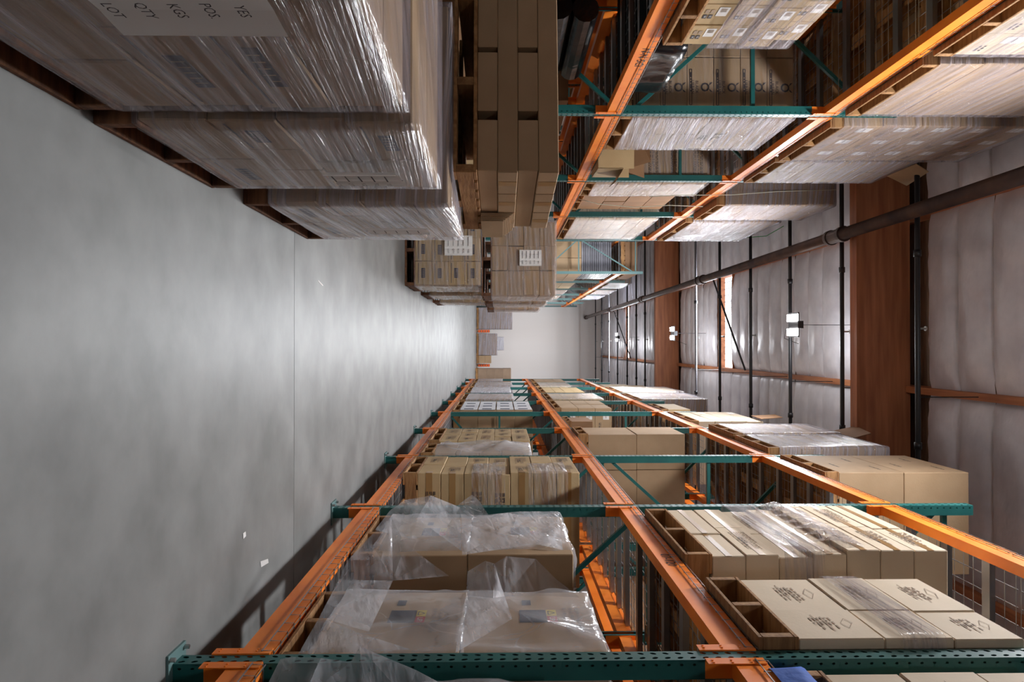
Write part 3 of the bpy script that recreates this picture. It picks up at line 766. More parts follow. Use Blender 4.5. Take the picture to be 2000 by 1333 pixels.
bl = shell('moving_blanket', 1.50, 2.2, 2.35, 3.09, 2.70, 2.85, M['blue'], 'blue quilted blanket at the bottom edge beside the pale cartons', 'blanket', amp=0.02, kind='bag', seed=4, res=0.04, off=0.0)
# bay one, lower shelf
load(1, 1.545, 1.0, 3.29, 4.12, D0, 2, 0.71, [()], 1, 'kraft', 'pair under the nearest loose clear bag', prints=(('aisle', 'hazard'),), hs=[0.70, 0.72])
b1 = shell('plastic_bag', 1.545, 2.545, 3.29, 4.12, 0.56, 1.275, M['poly'], 'loose clear bag over the lower carton nearest the front post', 'plastic bag', amp=0.032, kind='bag', seed=1.1, res=0.025)
facets([(165, 712, 1.19), (300, 465, 1.19), (330, 400, 1.13), (400, 325, 1.08), (475, 258, 1.02), (520, 345, 1.07), (600, 405, 1.13), (668, 455, 1.175), (480, 470, 1.195), (440, 400, 1.13), (235, 590, 1.17), (400, 640, 1.20), (372, 645, 1.16), (540, 700, 1.20)],
       [(1, 2, 9), (1, 9, 8), (2, 3, 9), (3, 4, 9), (4, 8, 9), (4, 5, 8), (5, 6, 8), (6, 7, 8), (1, 8, 10), (10, 8, 11), (0, 10, 12), (0, 12, 13)], b1, seed=2)
b2 = shell('plastic_bag', 1.545, 2.545, 3.29, 4.08, 1.29, 1.985, M['poly'], 'loose clear bag over the upper carton nearest the front post', 'plastic bag', amp=0.032, kind='bag', seed=3.1, res=0.025)
facets([(725, 520, 1.19), (730, 440, 1.15), (790, 405, 1.10), (820, 415, 1.08), (860, 390, 1.05), (960, 400, 1.08), (1030, 470, 1.13), (1108, 530, 1.195), (855, 525, 1.195), (960, 522, 1.195), (815, 530, 1.18), (700, 640, 1.17), (690, 712, 1.19), (880, 600, 1.19)],
       [(0, 1, 2), (0, 2, 10), (2, 3, 10), (3, 8, 10), (3, 4, 8), (4, 5, 8), (5, 9, 8), (5, 6, 9), (6, 7, 9), (0, 8, 11), (11, 8, 13), (11, 13, 12)], b2, seed=3)
load(1, 1.55, 1.0, 4.84, 5.86, D0, 2, 0.69, [()], 1, 'kraft', 'pair under the second loose clear bag', hs=[0.66, 0.75], prints=(('aisle', 'hazard'),))
b3 = shell('plastic_bag', 1.55, 2.55, 4.98, 5.86, 0.56, 1.235, M['poly'], 'clear bag over the lower carton just before the second post', 'plastic bag', amp=0.035, kind='bag', seed=7.7, res=0.027)
facets([(420, 300, 1.19), (470, 235, 1.16), (520, 200, 1.13), (607, 185, 1.10), (705, 225, 1.17), (710, 372, 1.20), (560, 262, 1.13), (540, 330, 1.19), (640, 320, 1.19)],
       [(0, 1, 7), (1, 2, 7), (2, 3, 6), (2, 6, 7), (3, 4, 6), (4, 8, 6), (4, 5, 8), (6, 8, 7)], b3, seed=4)
b4 = shell('plastic_bag', 1.55, 2.55, 4.98, 5.86, 1.25, 1.98, M['poly'], 'whiter crumpled bag over the upper carton just before the second post', 'plastic bag', amp=0.05, kind='bag', seed=9.7, res=0.025)
facets([(700, 215, 1.13), (745, 183, 1.10), (800, 250, 1.13), (770, 205, 1.10), (880, 300, 1.17), (710, 270, 1.15), (712, 385, 1.20), (830, 320, 1.18), (1035, 240, 1.18), (1050, 370, 1.20), (900, 240, 1.14), (960, 350, 1.18)],
       [(0, 1, 3), (0, 3, 2), (0, 2, 5), (5, 2, 7), (5, 7, 6), (2, 4, 7), (2, 10, 4), (10, 8, 4), (4, 8, 11), (8, 9, 11), (7, 4, 11), (7, 11, 6)], b4, seed=5)
# bay two, lower shelf: seven-high tan column load
load(1, 1.46, 1.22, 7.23, 8.22, D0, 7, 0.247, [(0.5,), (0.42,), (0.58,)], 1, 'tan', 'seven-high tan stack on lower shelf', prints=(('near', 'columns'), ('aisle', 'block')), prs=0.75, tape='z', front_jit=0.012)
pallet(1.44, 2.5, 6.2, 7.15, D0, 'empty wooden pallet on lower shelf in front of the seven-high stack')
pt = shell('torn_film', 1.46, 1.9, 7.21, 7.75, 1.18, 1.52, M['filmv'], 'torn scrap of clear film on the seven-high tan stack', 'plastic film', amp=0.02, kind='bag', res=0.03, off=0.012, top=False, seed=3)
tag(shell('torn_film', 1.46, 1.9, 7.21, 7.75, 1.78, 2.18, M['filmv'], 'x', 'plastic film', amp=0.02, kind='bag', res=0.03, off=0.012, top=False, seed=8), 'upper torn scrap of clear film on the seven-high tan stack', 'plastic film')
# bay three lower
load(1, 1.50, 1.1, 8.70, 9.45, D0, 4, 0.30, [()], 1, 'kraft', 'load under the whitish bag, third bay')
def fn3(v, nrm): return bagfn([(9.0, 1.55, 0.45, 0.10, -0.02), (8.9, 0.8, 0.35, 0.12, 0)], 0)(v, nrm)
shell('plastic_bag', 1.50, 2.6, 8.70, 9.45, 0.66, 1.86, M['poly'], 'whitish crumpled bag over the third lower-shelf bay load', 'plastic bag', amp=0.07, kind='bag', seed=5.5, res=0.03, fn=fn3)
load(1, 1.48, 1.1, 9.62, 10.85, D0, 5, 0.262, [(0.5,), (0.33, 0.66)], 1, 'tan', 'five-high tan stack behind whitish bag', prints=(('near', 'columns'), ('aisle', 'block')))
# bay five lower: white fronted stack
o5, _ = load(1, 1.50, 1.1, 13.72, 15.6, D0, 4, 0.385, [(0.33, 0.66)], 2, 'kraft', 'stack facing aisle with white ends', pal=True)
for c in o5:
    if abs(c.location.x-1.78) < 0.1:
        sy = c.dimensions.y or 0.6
pn = MB(); 
tw = thing('white_cartons_sleeve', 'white printed sleeve sheets facing the aisle on the fifth-bay stack', 'sheet', (1.236, 13.09, D0+0.14))
for k in range(4):
    for j in range(3):
        link('sheet', MB().box(-0.012, 0.0, j*0.605, j*0.605+0.58, k*0.348+0.01, k*0.348+0.335).mesh('sheet', M['white']), tw)
        link('blue_print', MB().box(-0.015, -0.012, j*0.605+0.01, j*0.605+0.14, k*0.348+0.08, k*0.348+0.26).mesh('blue_print', M['inkb']), tw)
load(1, 1.50, 1.0, 15.95, 17.5, D0, 4, 0.30, [(0.5,)], 1, 'kraft', 'lower-shelf load in the sixth bay', wrap='filmh')
load(1, 1.50, 1.0, 18.1, 19.8, D0, 4, 0.29, [(0.5,)], 1, 'white', 'lower-shelf load in the seventh bay', wrap='filmh')
load(1, 1.50, 1.0, 20.25, 21.7, D0, 4, 0.31, [(0.5,)], 1, 'kraft', 'lower-shelf load in the eighth bay', wrap='filmh')
# bay one, middle shelf
load(1, 1.47, 1.0, 3.285, 4.11, D1, 3, 0.41, [(0.43,), (0.42,), (0.40,)], 1, 'pale', 'three-high pale stack on the middle shelf', palz=0.17, hs=[0.475, 0.385, 0.385], prints=(('aisle', 'lines'),), tape=None)
shell('stretch_wrap', 1.462, 2.47, 3.285, 4.11, 3.42, 3.62, M['film'], 'grey band of stretch film around the three-high pale stack', amp=0.002, top=False, off=0.012)
load(1, 1.47, 1.1, 4.54, 5.74, D1, 7, 0.243, [(0.42,), (0.55,), (0.46,)], 1, 'pale', 'seven-high pale stack on the middle shelf', palz=0.16, prints=(('aisle', 'block'),), prs=0.7, tape='a', stag=[0, 0.0, 0.012, -0.005, -0.025, -0.03, -0.03])
shell('stretch_wrap', 1.45, 2.57, 4.54, 5.74, 3.36, 3.60, M['film'], 'narrow film band around the seven-high pale stack', amp=0.004, top=False, off=0.024)
def fn4(v, nrm):
    if abs(nrm.x) > .3: v = v+Vector((-0.07*max(0, 1-abs(v.z-3.72)/0.22)*(0.6+0.4*math.sin(v.y*40)), 0, 0))
    return v
shell('torn_film', 1.45, 1.62, 4.62, 5.6, 3.60, 3.92, M['filmv'], 'crinkled torn film flap on the seven-high pale stack', 'plastic film', amp=0.012, kind='bag', res=0.02, top=False, off=0.024, fn=fn4, seed=4)
# bay three, middle: giant cartons
load(1, 1.48, 1.06, 10.2, 11.0, D1, 2, 0.745, [()], 2, 'kraft', 'giant two-high cartons on third middle shelf', palz=0.14)
# bay four middle
load(1, 1.55, 0.9, 12.3, 12.95, D1, 1, 0.40, [()], 1, 'brown', 'low load on the fourth middle shelf')
load(1, 1.75, 0.7, 12.4, 12.9, 3.15, 1, 0.30, [()], 1, 'tan', 'lying atop the low fourth-bay carton', pal=False)
load(1, 1.50, 1.1, 14.1, 15.7, D1, 3, 0.34, [(0.5,)], 2, 'kraft', 'labelled load on the fifth middle shelf', prints=(('near', 'corner'),))
load(1, 1.50, 1.0, 15.95, 17.6, D1, 4, 0.28, [(0.33, 0.66)], 1, 'tan', 'wrapped load on the sixth middle shelf', wrap='filmv')
load(1, 1.50, 1.0, 18.1, 19.8, D1, 4, 0.24, [(0.5,)], 1, 'tan', 'load on the seventh middle shelf')
load(1, 1.50, 1.0, 20.25, 21.7, D1, 3, 0.27, [(0.5,)], 1, 'pale', 'load on the eighth middle shelf', wrap='filmv')
# top shelf
load(1, 1.48, 1.1, 7.30, 8.38, D2, 2, 0.75, [()], 1, 'kraft', 'giant pair on second-bay top shelf', prints=(('aisle', 'small'),))
load(1, 1.45, 1.1, 8.72, 9.85, D2, 5, 0.284, [(0.5,)], 1, 'kraft', 'nearer shiny wrapped load, third top shelf', wrap='filmh')
load(1, 1.44, 1.1, 9.93, 10.98, D2, 5, 0.282, [(0.5,)], 1, 'kraft', 'farther shiny wrapped load, third top shelf', wrap='filmh')
load(1, 1.50, 1.1, 11.9, 13.35, D2, 4, 0.26, [(0.5,)], 1, 'pale', 'flat cartons on fourth top shelf', prs=0.3, prints=(('aisle', 'corner'),))
load(1, 1.50, 1.0, 13.8, 14.9, D2, 1, 0.30, [(0.5,)], 1, 'tan', 'low pair on fifth top shelf')
load(1, 1.50, 1.1, 15.95, 17.6, D2, 3, 0.42, [(0.5,)], 1, 'kraft', 'whitish wrapped load, sixth top shelf', wrap='filmh')
load(1, 1.50, 1.1, 18.1, 19.8, D2, 4, 0.32, [(0.33, 0.66)], 1, 'pale', 'uneven load, seventh top shelf', topshort=((3, 0),), wrap='filmv')
load(1, 1.55, 1.0, 20.25, 21.7, D2, 3, 0.30, [(0.33, 0.66)], 1, 'tan', 'load, eighth top shelf', topshort=((2, 2),))
load(1, 1.50, 1.0, 22.25, 23.5, D0, 3, 0.32, [(0.5,)], 1, 'kraft', 'lower-shelf load nearest the rack end', wrap='filmh')
load(1, 1.50, 1.0, 22.25, 23.5, D1, 3, 0.28, [(0.5,)], 1, 'kraft', 'middle-shelf load nearest the rack end')
# flattened cartons poking over the top-shelf loads
def sheet(name, pts, th, mt, label, cat):
    a, b, c, d_ = [Vector(pmap('R' if pts[0][0] > 0 else 'L', p)) for p in pts]; n = (b-a).cross(d_-a).normalized()*th
    mb = MB(); i = 0
    mb.v = [tuple(p) for p in (a, b, c, d_, a+n, b+n, c+n, d_+n)]
    for q in ((0, 3, 2, 1), (4, 5, 6, 7), (0, 1, 5, 4), (1, 2, 6, 5), (2, 3, 7, 6), (3, 0, 4, 7)): mb.f.append(q); mb.m.append(0)
    o = link(name, mb.mesh(name, mt)); return tag(o, label, cat)
sheet('cardboard_flap', [(1.50, 9.78, 6.49), (1.50, 10.5, 6.49), (1.40, 10.5, 7.0), (1.42, 9.86, 6.88)], 0.008, M['brown'], 'loose brown cardboard flap sticking up from shiny top-shelf load', 'cardboard')
sheet('cardboard_flap', [(1.46, 11.9, 6.06), (1.46, 12.4, 6.06), (1.44, 12.4, 6.50), (1.44, 11.95, 6.46)], 0.008, M['brown'], 'small brown flap standing at the near end of flat top-shelf cartons', 'cardboard')
# second row behind the right-hand rack
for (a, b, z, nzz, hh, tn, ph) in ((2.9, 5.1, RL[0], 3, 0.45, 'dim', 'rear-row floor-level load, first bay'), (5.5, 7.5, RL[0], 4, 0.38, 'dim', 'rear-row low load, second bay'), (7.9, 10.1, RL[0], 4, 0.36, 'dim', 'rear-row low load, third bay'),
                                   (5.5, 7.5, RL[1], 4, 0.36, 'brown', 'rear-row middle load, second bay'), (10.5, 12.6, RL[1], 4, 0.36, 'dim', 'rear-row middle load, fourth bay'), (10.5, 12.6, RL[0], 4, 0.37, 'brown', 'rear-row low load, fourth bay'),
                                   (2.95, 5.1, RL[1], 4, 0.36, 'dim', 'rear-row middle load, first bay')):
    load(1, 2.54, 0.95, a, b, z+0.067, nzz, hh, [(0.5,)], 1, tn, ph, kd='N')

# ---------------------------------------------------------------- left rack loads
load(-1, 1.85, 1.1, 3.53, 4.30, E1, 4, 0.188, [(0.33, 0.66)], 1, 'tan', 'white-labelled load on left middle shelf', prints=(('aisle', 'label'),), stag=[0, 0.0, -0.02, 0.03])
shell('stretch_wrap', -2.95, -1.84, 3.53, 4.30, 2.78, 3.28, M['film'], 'streaky film over the white-labelled cartons on the left', amp=0.004, top=False, off=0.02)
load(-1, 1.92, 1.06, 5.95, 6.98, E1, 6, 0.243, [(0.5,)], 2, 'kraft', 'load with ring logos', prints=(('near', 'ring'),), wrap='filmh', wrap2='filmc')
RING = [o.name for o in COL.objects if o.name.startswith('stretch_wrap')][-1]; film_mark()
shell('black_bundle', -2.9, -2.02, 4.75, 5.65, 2.455, 2.80, M['blackw'], 'black plastic bundle on the left middle shelf before the ring-logo load', 'bundle', amp=0.05, kind='bag', res=0.04, off=0.0, seed=9)
# open torn carton
oc = thing('open_carton', 'open torn brown carton jutting from the left middle shelf', 'box', (-2.33, 8.15, E1), 0.05)
mb = MB().box(-0.26, 0.26, -0.27, 0.27, 0, 0.008).box(-0.26, 0.26, -0.27, -0.262, 0, 0.42).box(-0.26, 0.26, 0.262, 0.27, 0, 0.46).box(-0.26, -0.252, -0.27, 0.27, 0, 0.44).box(0.252, 0.26, -0.27, 0.27, 0, 0.30)
link('carton_body', mb.mesh('carton_body', M['tan']), oc)
mb = MB(); mb.poly([(-0.2, -0.27, 0.42), (0.24, -0.27, 0.42), (0.20, -0.34, 0.60), (-0.12, -0.35, 0.56)]); link('flap', mb.mesh('flap', M['brown']), oc)
mb = MB(); mb.poly([(0.26, 0.25, 0.30), (0.26, -0.25, 0.30), (0.40, -0.20, 0.22), (0.42, 0.1, 0.18), (0.34, 0.2, 0.26)]); link('flap', mb.mesh('flap', M['kraft']), oc)
mb = MB(); mb.poly([(-0.26, 0.27, 0.46), (0.2, 0.27, 0.46), (0.26, 0.30, 0.66), (-0.2, 0.33, 0.64)]); link('flap', mb.mesh('flap', M['brown']), oc)
load(-1, 1.90, 1.06, 8.42, 9.20, E1, 5, 0.29, [(0.5,)], 2, 'kraft', 'wrapped load behind the open torn carton', wrap='filmv', prints=(('near', 'columns'),))
load(-1, 1.98, 0.98, 9.45, 10.65, E1, 4, 0.34, [(0.5,)], 1, 'brown', 'load before the third left post')
load(-1, 1.88, 1.06, 10.9, 13.2, E1, 6, 0.235, [(0.25, 0.5, 0.75)], 1, 'pale', 'last middle-shelf load of the left rack', wrap='filmv')
# top shelf left
load(-1, 1.86, 1.1, 3.53, 4.46, E2, 4, 0.37, [(0.33, 0.66)], 1, 'pale', 'labelled load at top frame edge', wrap='film', prints=(('aisle', 'corner'),))
load(-1, 1.85, 1.1, 4.58, 5.66, E2, 5, 0.31, [(0.5,)], 1, 'kraft', 'second load on the left top shelf', wrap='film')
load(-1, 1.84, 1.1, 5.93, 7.10, E2, 5, 0.35, [(0.33, 0.66)], 1, 'kraft', 'third load on the left top shelf', wrap='film', prints=(('aisle', 'corner'),))
load(-1, 1.86, 1.1, 7.2, 8.2, E2, 4, 0.36, [(0.5,)], 1, 'kraft', 'fourth load on the left top shelf', wrap='filmh')
sheet('cardboard_flap', [(-1.84, 7.2, 5.92), (-1.84, 7.75, 5.92), (-1.74, 7.8, 6.18), (-1.78, 7.3, 6.12)], 0.008, M['kraft'], 'torn cardboard flap over the fourth left top-shelf load', 'cardboard')
load(-1, 1.80, 1.1, 9.3, 10.5, E2, 4, 0.40, [(0.5,)], 1, 'kraft', 'whitish wrapped load past the second left post', wrap='filmh')
load(-1, 1.85, 1.1, 11.0, 13.2, E2, 4, 0.39, [(0.5,)], 1, 'kraft', 'last top-shelf load of the left rack', wrap='filmh')
shell('torn_film', -2.1, -1.80, 11.9, 12.5, 4.66, 4.98, M['filmv'], 'loose tail of clear film hanging from the last left top-shelf load', 'plastic film', amp=0.06, kind='bag', res=0.04, top=False, seed=2)
def string(pts, r, mt, label):
    tag(link('twine', MB().tube(pts, r, 5).mesh('twine', mt, True)), label, 'string')
def W(px, py, Y):
    Y = Y*kf('L', Y); return ((py-CY)*Y/F, Y, H+(px-CX)*Y/F)
string([W(1130, 388, 9.0), W(1170, 398, 9.0), W(1240, 404, 9.0), W(1310, 400, 9.0), W(1375, 402, 9.0)], 0.006, M['twine'], 'long loose twine trailing across the third left bay')
string([W(1270, 383, 8.8), W(1330, 380, 8.8), W(1430, 379, 8.8), W(1520, 372, 9.2), W(1640, 368, 9.25)], 0.006, M['twine'], 'pale twine running over the whitish wrapped load on the left')
string([W(1460, 463, 13.0), W(1500, 460, 13.1), W(1535, 440, 13.2)], 0.007, M['green2'], 'green strap at the far end of the last left top-shelf load')
# floor level behind the left rack front
for (a, b, xx, nzz, hh, tn, ph) in ((4.0, 4.6, 2.4, 4, 0.42, 'brown', 'shadowy floor load, first left bay'), (6.8, 7.9, 2.45, 4, 0.46, 'brown', 'shadowy floor load, second left bay'), (8.0, 8.8, 2.3, 4, 0.46, 'tan', 'floor load beside second left post'), (9.2, 11.2, 2.35, 4, 0.46, 'brown', 'floor load, third left bay')):
    load(-1, xx, 0.75, a, b, 0.0, nzz, hh, [(0.5,)], 1, tn, ph, kd='N')
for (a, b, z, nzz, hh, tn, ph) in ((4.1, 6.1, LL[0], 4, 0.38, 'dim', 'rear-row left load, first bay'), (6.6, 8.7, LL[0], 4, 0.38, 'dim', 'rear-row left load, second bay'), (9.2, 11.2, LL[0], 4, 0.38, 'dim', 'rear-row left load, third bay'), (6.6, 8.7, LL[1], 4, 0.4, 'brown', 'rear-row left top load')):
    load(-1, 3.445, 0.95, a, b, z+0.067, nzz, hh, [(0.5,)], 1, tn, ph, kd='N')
for k in range(4):
    o = tag(link('black_roll', MB().tube([(-2.5-0.22*(k % 2), 5.0+0.02*k, 1.73+0.2*(k//2)), (-2.5-0.22*(k % 2), 6.15, 1.73+0.2*(k//2))], 0.10, 14).mesh('roll', M['blackw'], False)), ['lower aisle-side', 'lower rear', 'upper aisle-side', 'upper rear'][k]+' black plastic roll in the dark under the left middle shelf', 'roll')
load(-1, 2.38, 0.75, 4.95, 6.2, 0.0, 3, 0.495, [(0.5,)], 1, 'brown', 'under the black rolls', palz=0.14, kd='N')

# ---------------------------------------------------------------- floor pallets in the aisle, left
load(-1, 0.81, 1.15, 1.22, 2.41, 0.0, 4, 0.25, [(0.36, 0.68), (0.5,), (0.42,), (0.34, 0.66)], 1, 'kraft', 'nearest wrapped floor load', kd='F', old=True, wrap='film', prints=(('aisle', 'barcode'),), prs=0.45, allx=False, wamp=0.004, wseed=1.3)
load(-1, 0.775, 1.15, 2.50, 3.52, 0.0, 4, 0.255, [(0.5,), (0.36, 0.68), (0.55,), (0.5,)], 1, 'kraft', 'second wrapped floor load', kd='F', old=True, wrap='film', prints=(('aisle', 'barcode'),), prs=0.45, wamp=0.005, wseed=4.1)
load(-1, 0.76, 1.15, 3.95, 5.25, 0.0, 4, 0.26, [(0.5,), (0.33, 0.66), (0.5,), (0.5,)], 1, 'kraft', 'third wrapped floor load', kd='F', old=True, wrap='filmh', prints=(('aisle', 'barcode'),), prs=0.45, wamp=0.006, wseed=6.2)
def notice(y0, y1, z0, z1, x, label, tilt=0.0, near=False, lines=5):
    if near: y0, y1 = y0*0.875-0.01425*x*0.875, y1*0.875-0.01425*x*0.875; x = x*0.875
    else: x = x*0.875-0.01425*(y0+y1)/2+0.028; y0 *= 0.875; y1 *= 0.875
    z0 = H+(z0-1.48)*0.875; z1 = H+(z1-1.48)*0.875
    L = y1-y0; t = thing('paper_notice', label, 'paper', (x, y0, z0) if not near else (y0, x, z0))
    n = 12; vs = []; fs = []
    for j in range(2):
        for i in range(n+1):
            u = i/n; wv = 0.006*math.sin(u*14)
            vs.append((wv, u*L, j*(z1-z0)+tilt*u) if not near else (u*L, -abs(wv), j*(z1-z0)+tilt*u))
    for i in range(n): fs.append((i, i+1, i+n+2, i+n+1))
    me = bpy.data.meshes.new('sheet'); me.from_pydata(vs, [], fs); me.materials.append(M['paper']); link('sheet', me, t)
    mb = MB()
    for k in range(lines):
        z = (z1-z0)*(0.85-0.72*k/max(1, lines-1))
        words = ['YES', 'POS.', 'KGS', 'QTY', 'LOT', 'REF'][k % 6]
        put_text(mb, words, (z1-z0)*0.09, L*0.78, z-0.01); rect(mb, L*0.3, z, L*0.45, 0.006)
    o = link('print', mb.mesh('print', M['ink']), t)
    o.matrix_local = (Matrix(((0, 0, 1, 0.012), (1, 0, 0, 0), (0, 1, 0, 0), (0, 0, 0, 1))) if not near else Matrix(((1, 0, 0, 0), (0, 0, -1, -0.012), (0, 1, 0, 0), (0, 0, 0, 1))))
    return t
notice(1.05, 1.68, 0.56, 0.96, -0.775, 'large white notice taped on the nearest wrapped floor load')
notice(2.98, 3.2, 0.70, 1.02, -0.735, 'crumpled white notice on the second wrapped floor load', tilt=0.02)
notice(4.45, 4.66, 0.60, 1.0, -0.72, 'narrow white notice on the third wrapped floor load')
# stack of long flat cartons standing on the third load
K_ = 0.875; zb3 = 1.04; RZ = -0.12
pallet(-1.845, -0.835, 3.60, 4.63, zb3+0.008, 'wooden pallet lying on top of the third wrapped floor load', swap=True, rz=RZ, h=0.125)
zz = zb3+0.134; fbl = ['left', 'middle', 'aisle-side']
cth, sth = math.cos(RZ), math.sin(RZ)
def rp(x, y):
    dx, dy = x+1.37, y-4.115; return (-1.34+dx*cth-dy*sth, 4.115+dx*sth+dy*cth)
for k in range(4):
    if k % 2 == 0:
        for j, (xa, xb) in enumerate(((-1.875, -1.57), (-1.54, -1.21), (-1.16, -0.88))):
            x, y = rp((xa+xb)/2, 4.115)
            tag(link('long_carton', bevbox(xb-xa, 1.0, 0.106, M['kraft'], 0.004), None, (x, y, zz), RZ), f"long flat brown carton, {['bottom', '', 'third'][k]} layer, {fbl[j]}, on the raised pallet", 'box', 'long flat cartons on the raised pallet')
    else:
        for j in range(3):
            x, y = rp(-1.37, 3.615+0.166+j*0.336)
            c = tag(link('long_carton', bevbox(1.0, 0.328, 0.106, M['kraft'], 0.004), None, (x, y, zz), RZ), f"long flat brown carton, {['', 'second', '', 'top'][k]} layer, {['nearest', 'middle', 'farthest'][j]}, on the raised pallet", 'box', 'long flat cartons on the raised pallet')
            link('tape_strip', MB().box(0.498, 0.502, -0.03, 0.03, 0.005, 0.103).mesh('tape', M['tape']), c)
    zz += 0.1075
for k in range(6):
    tag(link('flattened_carton', bevbox(0.006, 0.36, 0.20-0.012*k, M['kraft'], 0.001), None, (-0.795+0.009*k, 4.40, zb3+0.135), RZ), f"flattened carton sheet leaning by the raised pallet, {['outermost', 'second', 'third', 'fourth', 'fifth', 'innermost'][k]}", 'cardboard', 'flattened cartons at the corner of the raised pallet')

# double stacked pallets farther down
for (yn, xr, nm) in ((10.6, 0.62, 'first'), (12.75, 0.60, 'second'), (15.0, 0.57, 'third')):
    load(-1, xr+0.16, 1.1, yn, yn+1.15, 0.0, 4, 0.26, [(0.5,)], 3 if nm == 'first' else 2, 'tan', f"lower load, {nm} double stack down aisle", kd='F', old=True, swap=True, wrap='filmv', prints=(('near', 'barcode'),) if nm == 'first' else ())
    load(-1, xr, 1.15, yn+0.01, yn+1.15, 1.190, 4, 0.252, [(0.5,)], 3 if nm == 'first' else 2, 'kraft', f"upper load, {nm} double stack down aisle", kd='F', old=True, swap=True, wrap='filmv')
notice(-1.33, -1.08, 1.78, 2.12, 10.565, 'white notice on the upper load of first double stack', near=True)
notice(-1.55, -1.24, 0.62, 1.05, 10.565, 'white notice on the lower load of first double stack', near=True)

# far left rack loads
load(-1, 2.17, 1.0, 20.75, 23.1, 2.43, 3, 0.40, [(0.5,)], 2, 'kraft', 'far rack middle shelf, first bay', kd='N')
for i, (a, b) in enumerate(((23.7, 26.0), (26.7, 29.0), (29.7, 32.0))):
    load(-1, 2.17, 1.0, a, b, 2.43, 3, 0.45, [(0.5,)], 1, ('tan', 'dim', 'kraft')[i], f"far rack middle shelf, {['second', 'third', 'fourth'][i]} bay", wrap='filmv' if i else None, kd='N')
    load(-1, 2.17, 1.0, a, b, 4.96, 2, 0.38, [(0.5,)], 1, ('tan', 'kraft', 'white')[i], f"far rack top shelf, {['second', 'third', 'fourth'][i]} bay", wrap='filmh', kd='N')
load(-1, 2.17, 1.0, 20.75, 22.4, 4.96, 1, 0.38, [(0.5,)], 1, 'brown', 'far rack top shelf, first bay', kd='N')
for k in range(14):
    tag(link('grey_sheet_pack', bevbox(0.98, 1.6, 0.056, M['silver'], 0.004), None, (-2.67, 21.6, 3.78+k*0.066), random.uniform(-0.01, 0.01)), f"grey sheet pack, {('bottom' if k == 0 else 'top' if k == 13 else ORD[k] if k < 10 else ['eleventh', 'twelfth', 'thirteenth'][k-10])} of the stack on the far rack", 'sheet', 'grey sheet packs on the far rack')
# loads by the cream wall
load(-1, 0.90, 1.15, 37.2, 38.4, 0.0, 4, 0.45, [()], 2, 'dim', 'whitish wrapped load by cream wall, left', wrap='filmh', kd='N')
load(-1, -0.53, 1.16, 37.0, 38.2, 0.0, 3, 0.33, [()], 2, 'dim', 'wrapped load by cream wall, centre', wrap='filmh', kd='N')
load(-1, -0.25, 0.7, 37.2, 38.0, 1.15, 1, 0.33, [()], 1, 'white', 'small pack atop the centre wrapped load', pal=False, wrap='filmh', kd='N')
load(1, 0.56, 0.42, 37.0, 38.0, 0.0, 2, 0.33, [()], 1, 'kraft', 'small carton stack by cream wall', kd='N')
load(1, 1.22, 0.7, 35.6, 36.8, 0.0, 4, 0.43, [()], 1, 'dim', 'tall brown load by cream wall, right', kd='N')
for x, lab in ((-0.78, 'orange crate between the left and centre loads by cream wall'), (1.10, 'orange crate between small cartons and tall brown load')):
    t = thing('orange_crate', lab, 'crate', (x, 37.6, 0))
    for k in range(5): link('slat', MB().box(-0.07, 0.07, -0.25, 0.25, 0.1+k*0.13, 0.19+k*0.13).mesh('slat', M['orangeb']), t)
    link('corner_post', MB().box(-0.06, 0.06, -0.24, 0.24, 0, 0.72).mesh('post', M['brown']), t)

# ---------------------------------------------------------------- litter on the floor
def scrap(pts, label, mt, bend=0.0):
    mb = MB(); mb.poly([(x, y, 0.003+(bend if i in (2, 3) else 0)) for i, (x, y) in enumerate(pts)])
    tag(link('paper_scrap', mb.mesh('scrap', mt)), label, 'litter')
scrap([(1.165, 3.71), (1.20, 3.72), (1.195, 3.78), (1.17, 3.77)], 'larger white paper scrap on the floor by the right rack', M['paper'], 0.02)
scrap([(0.945, 3.46), (0.975, 3.465), (0.97, 3.50), (0.945, 3.495)], 'smaller white paper scrap on the floor by the right rack', M['paper'])
scrap([(-0.465, 4.87), (-0.44, 5.0), (-0.432, 5.0), (-0.456, 4.87)], 'thin white plastic strip on the floor across the concrete joint', M['paper'])

# ---------------------------------------------------------------- keep the cartons that show, join the far small ones
bpy.context.view_layer.update()
dg_ = bpy.context.evaluated_depsgraph_get()
FILM = ('stretch_wrap', 'plastic_bag', 'torn_film')
from mathutils.bvhtree import BVHTree
bv, bp_ = [], []
for o in COL.objects:
    n_ = o.name.split('.')[0]
    if o.type != 'MESH' or n_ in FILM or n_ in ('upright_post', 'wire_deck', 'printed_mark', 'tape_strip', 'beam_connector', 'twine', 'insulation_batt', 'cross_strut', 'diagonal_brace'): continue
    mw = o.matrix_world; n0 = len(bv)
    if len(o.data.vertices) > 200: continue
    bv += [mw @ v.co for v in o.data.vertices]; bp_ += [tuple(n0+i for i in p.vertices) for p in o.data.polygons]
TREE = BVHTree.FromPolygons(bv, bp_)
def sees(eye, p):
    eye = Vector(eye); dr = p-eye; L_ = dr.length; dr.normalize()
    hit = TREE.ray_cast(eye, dr, L_-0.02)
    return None if hit[0] is None else hit[3]
def inframe(p):
    if p.y < 0.2: return False
    px = CX+F*(p.z-H)/p.y; py = CY+F*p.x/p.y
    return -60 < px < 2060 and -60 < py < 1390
cart = [o for o in COL.objects if o.name.split('.')[0] == 'carton' and o.parent is None]
score = []
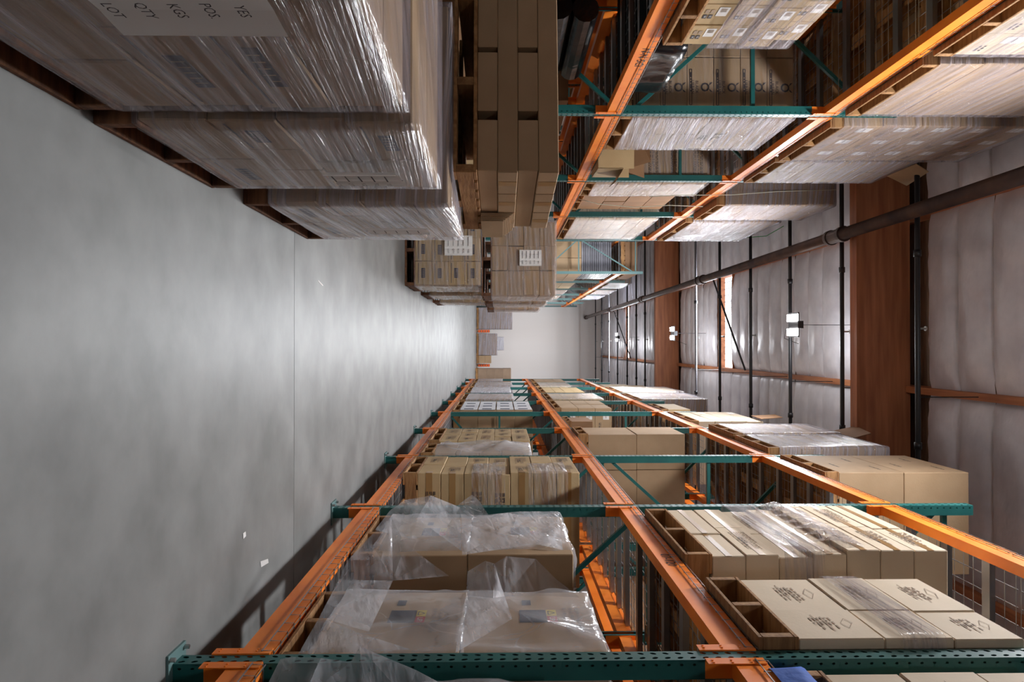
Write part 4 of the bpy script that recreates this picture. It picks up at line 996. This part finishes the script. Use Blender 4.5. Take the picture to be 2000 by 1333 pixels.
for o in cart:
    bb = [o.matrix_world @ Vector(c) for c in o.bound_box]
    x0, x1 = min(v.x for v in bb), max(v.x for v in bb); y0, y1 = min(v.y for v in bb), max(v.y for v in bb); z0, z1 = min(v.z for v in bb), max(v.z for v in bb)
    s_ = 1 if x0 > 0 else -1; xa = x0 if s_ > 0 else x1
    pts = []
    for a in (0.1, 0.5, 0.9):
        for b in (0.1, 0.5, 0.9):
            zz = z0+(z1-z0)*b
            pts.append((Vector((xa-s_*0.004, y0+(y1-y0)*a, zz)), (y1-y0)*(z1-z0)*abs(xa)/max(0.3, (y0+y1)/2)**3))
            pts.append((Vector((x0+(x1-x0)*a, y0-0.004, zz)), (x1-x0)*(z1-z0)/max(0.3, y0)**2))
    if z1 < H: pts += [(Vector((x0+(x1-x0)*a, y0+(y1-y0)*b, z1+0.004)), 0.1*(x1-x0)*(y1-y0)*(H-z1)/max(0.3, y0)**3) for a in (0.2, 0.8) for b in (0.2, 0.8)]
    main = sum(w_ for p, w_ in pts if inframe(p) and sees((0, 0, H), p) is None)
    alt = 0
    if not main:
        for e in ((0.6, 0, H), (-0.6, 0, H), (0, 0.0, H+0.5), (0, 0.6, H-0.4)):
            if any(sees(e, p) is None for p, w_ in pts if inframe(p)): alt = 1; break
    score.append((main, alt, o))
score.sort(key=lambda t: -t[0])
keep = [t for t in score if t[0] > 0][:300]
rest = [t[2] for t in score if (t[0] > 0 or t[1])][len(keep):]
ks = set(id(t[2]) for t in keep)
rest = [t[2] for t in score if id(t[2]) not in ks and (t[0] > 0 or t[1])]
dele = [t[2] for t in score if id(t[2]) not in ks and not (t[0] > 0 or t[1])]
vs, fs, ms, mats = [], [], [], []
for o in rest:
    for q in [o]+list(o.children):
        me = q.data; n0 = len(vs); mw = q.matrix_world
        vs += [tuple(mw @ v.co) for v in me.vertices]
        mi = []
        for m_ in me.materials:
            if m_ not in mats: mats.append(m_)
            mi.append(mats.index(m_))
        for p in me.polygons: fs.append(tuple(n0+i for i in p.vertices)); ms.append(mi[p.material_index])
if vs:
    me = bpy.data.meshes.new('cartons_far'); me.from_pydata(vs, [], fs)
    for m_ in mats: me.materials.append(m_)
    for i, p in enumerate(me.polygons): p.material_index = ms[i]
    tag(link('carton', me), 'small and half-hidden cardboard cartons filling the far shelves of both racks', 'box', None, 'stuff')
gone = []
for o in rest+dele: gone += list(o.children)+[o]
bpy.data.batch_remove(gone)
